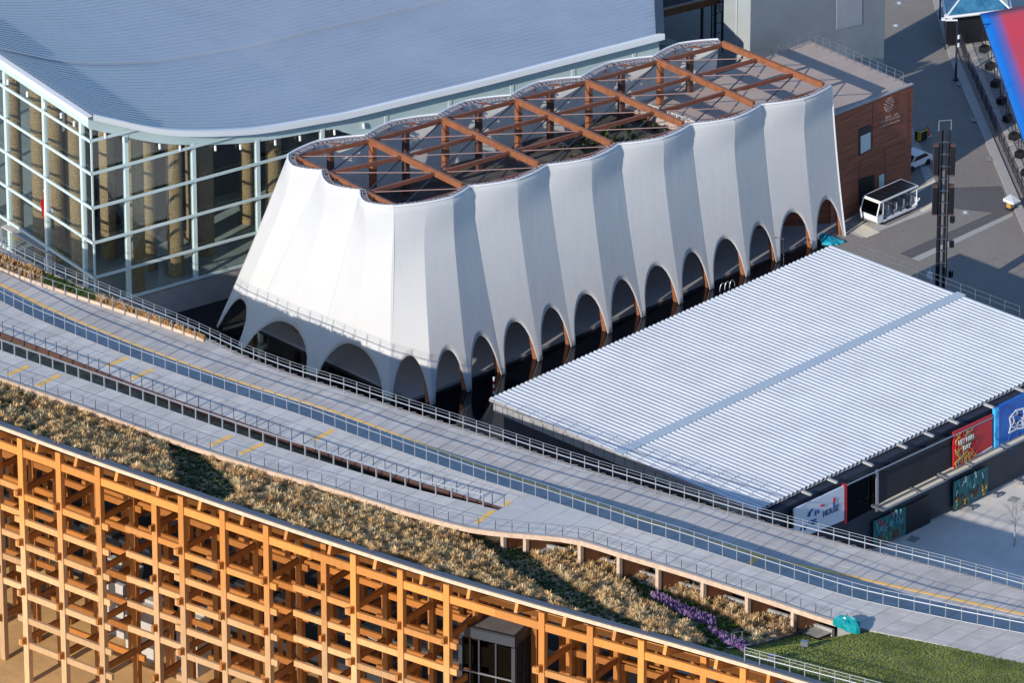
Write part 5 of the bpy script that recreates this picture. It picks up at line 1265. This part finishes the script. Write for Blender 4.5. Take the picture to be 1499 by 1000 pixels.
# tall grey building behind
gx, gy = G(1293, 118).x, G(1293, 118).y
t = thing("grey_block", "tall windowless grey rendered block behind the roof terrace", "building", (gx-8, gy+4, 0))
wG = 1
lx = onY(1098, 60, gy).x
b = MB(); b.prism([(lx, gy), (gx, gy), (gx, gy+3.2), (lx, gy+3.2)], 0, 26); obj("wall", b, "grey_wall", t)
def gw(px, py): return onY(px, py, gy-.03)
quad([gw(1225, 43), gw(1262, 35), gw(1262, -14), gw(1225, -6)], "grey_patch", "wall_panel", t, .04)
for k in range(0):
    x = lx+(gx-lx)*k/4; b = MB(); b.box((x, gy-.03, 13), (.06, .06, 26)); obj("joint", b, "slab_grey", t)
b = MB(); b.box((lx-.05, gy+1.6, 13), (.12, .12, 26)); obj("downpipe", b, "grey_patch", t)
for px, py in [(1413, 311), (1316, 4), (1311, 37)]:
    p = G(px, py); b = MB(); b.box((p.x, p.y, .012), (.9, .7, .012), .8); m_ = struct("drain_cover", b, "slab_grey"); b = MB(); b.box((p.x, p.y, .022), (.45, .3, .008), .8); obj("plate", b, "white_paint", m_)
# yard items seen between the halls
c = G(1057, 70); t = thing("scaffold_tower", "dark lattice scaffold tower carrying pale blue drums", "scaffold", c); b = MB()
for dx in (-.7, .7):
    for dy in (-.7, .7): b.tube([(c.x+dx, c.y+dy, 0), (c.x+dx, c.y+dy, 9)], .07, 5)
for k in range(9):
    b.beam((c.x-.7, c.y-.7, k+.3), (c.x+.7, c.y-.7, k+1.1), .06, .06); b.beam((c.x-.7, c.y+.7, k+.3), (c.x-.7, c.y-.7, k+1.1), .06, .06)
obj("lattice", b, "dark_steel", t)
for k in range(3): b = MB(); b.tube([(c.x-.5+k*.1, c.y-.2, 4.2+k*.75), (c.x+.6+k*.1, c.y-.2, 4.3+k*.75)], .42, 10); obj("drum", b, "gutter", t)
c = G(975, 92); t = thing("equipment_cabinet", "white equipment cabinet in the yard behind the glass hall", "cabinet", c)
b = MB(); b.box((c.x, c.y, 1.0), (1.5, 1.1, 2.0)); obj("body", b, "white_paint", t); b = MB(); b.box((c.x, c.y-.57, 1.0), (1.3, .04, 1.7)); obj("door", b, "board_white", t); b = MB(); b.box((c.x, c.y, 2.05), (1.6, 1.2, .08)); obj("lid", b, "grey_steel", t)
p, q = G(955, 22, 5), G(1052, -2, 5); t = thing("timber_canopy", "low dark shed with thick timber edge beam at the top", "shed", (p+q)/2)
b = MB(); b.beam(p, q, .5, .7); obj("edge_beam", b, "frame_wood", t); d2 = Vector((-(q-p).y, (q-p).x, 0)).normalized()
if d2.y < 0: d2 = -d2
b = MB(); b.prism([p[:2], q[:2], (q+d2*10)[:2], (p+d2*10)[:2]], 4.8, 5.3); obj("roof", b, "black_matt", t)
for f in (.05, .75, .95): x = p.lerp(q, f); b = MB(); b.tube([(x.x, x.y, 0), (x.x, x.y, 4.8)], .15, 6); obj("post", b, "dark_steel", t)
# marker post and rack by the pool
c = G(723, 577); t = thing("marker_post", "red and white striped marker post at the pool corner", "post", c); 
for k in range(5): b = MB(); b.tube([(c.x, c.y, k*.3), (c.x, c.y, k*.3+.3)], .08, 6); obj("band", b, "red" if k % 2 else "white_paint", t)
b = MB(); b.tube([(c.x, c.y, 1.5), (c.x, c.y, 1.55)], .1, 6); obj("cap", b, "white_paint", t)
c = G(1061, 428, 0); t = thing("hoop_rack", "pale bent tube hoops standing in the black pool", "rack", c)
for k in range(3): b = MB(); b.tube([(c.x+k*.5+.35*cos(a)-.3, c.y-.1*k, .3+.7*sin(a)) for a in frange(0, pi, 9)], .03, 5); obj("hoop", b, "rail_steel", t)
c = G(1147, 390, 0); t = thing("pool_lamp", "thin dark lamp post rising from the pool by an arch", "lamp post", c)
b = MB(); b.tube([c, (c.x, c.y, 2.6)], .06, 6); obj("pole", b, "dark_steel", t); b = MB(); b.tube([(c.x, c.y, 2.6), (c.x-.5, c.y+.5, 2.75)], .03, 5); obj("arm", b, "grey_steel", t); b = MB(); b.box((c.x-.5, c.y+.5, 2.75), (.25, .16, .06)); obj("lamp_head", b, "grey_steel", t)
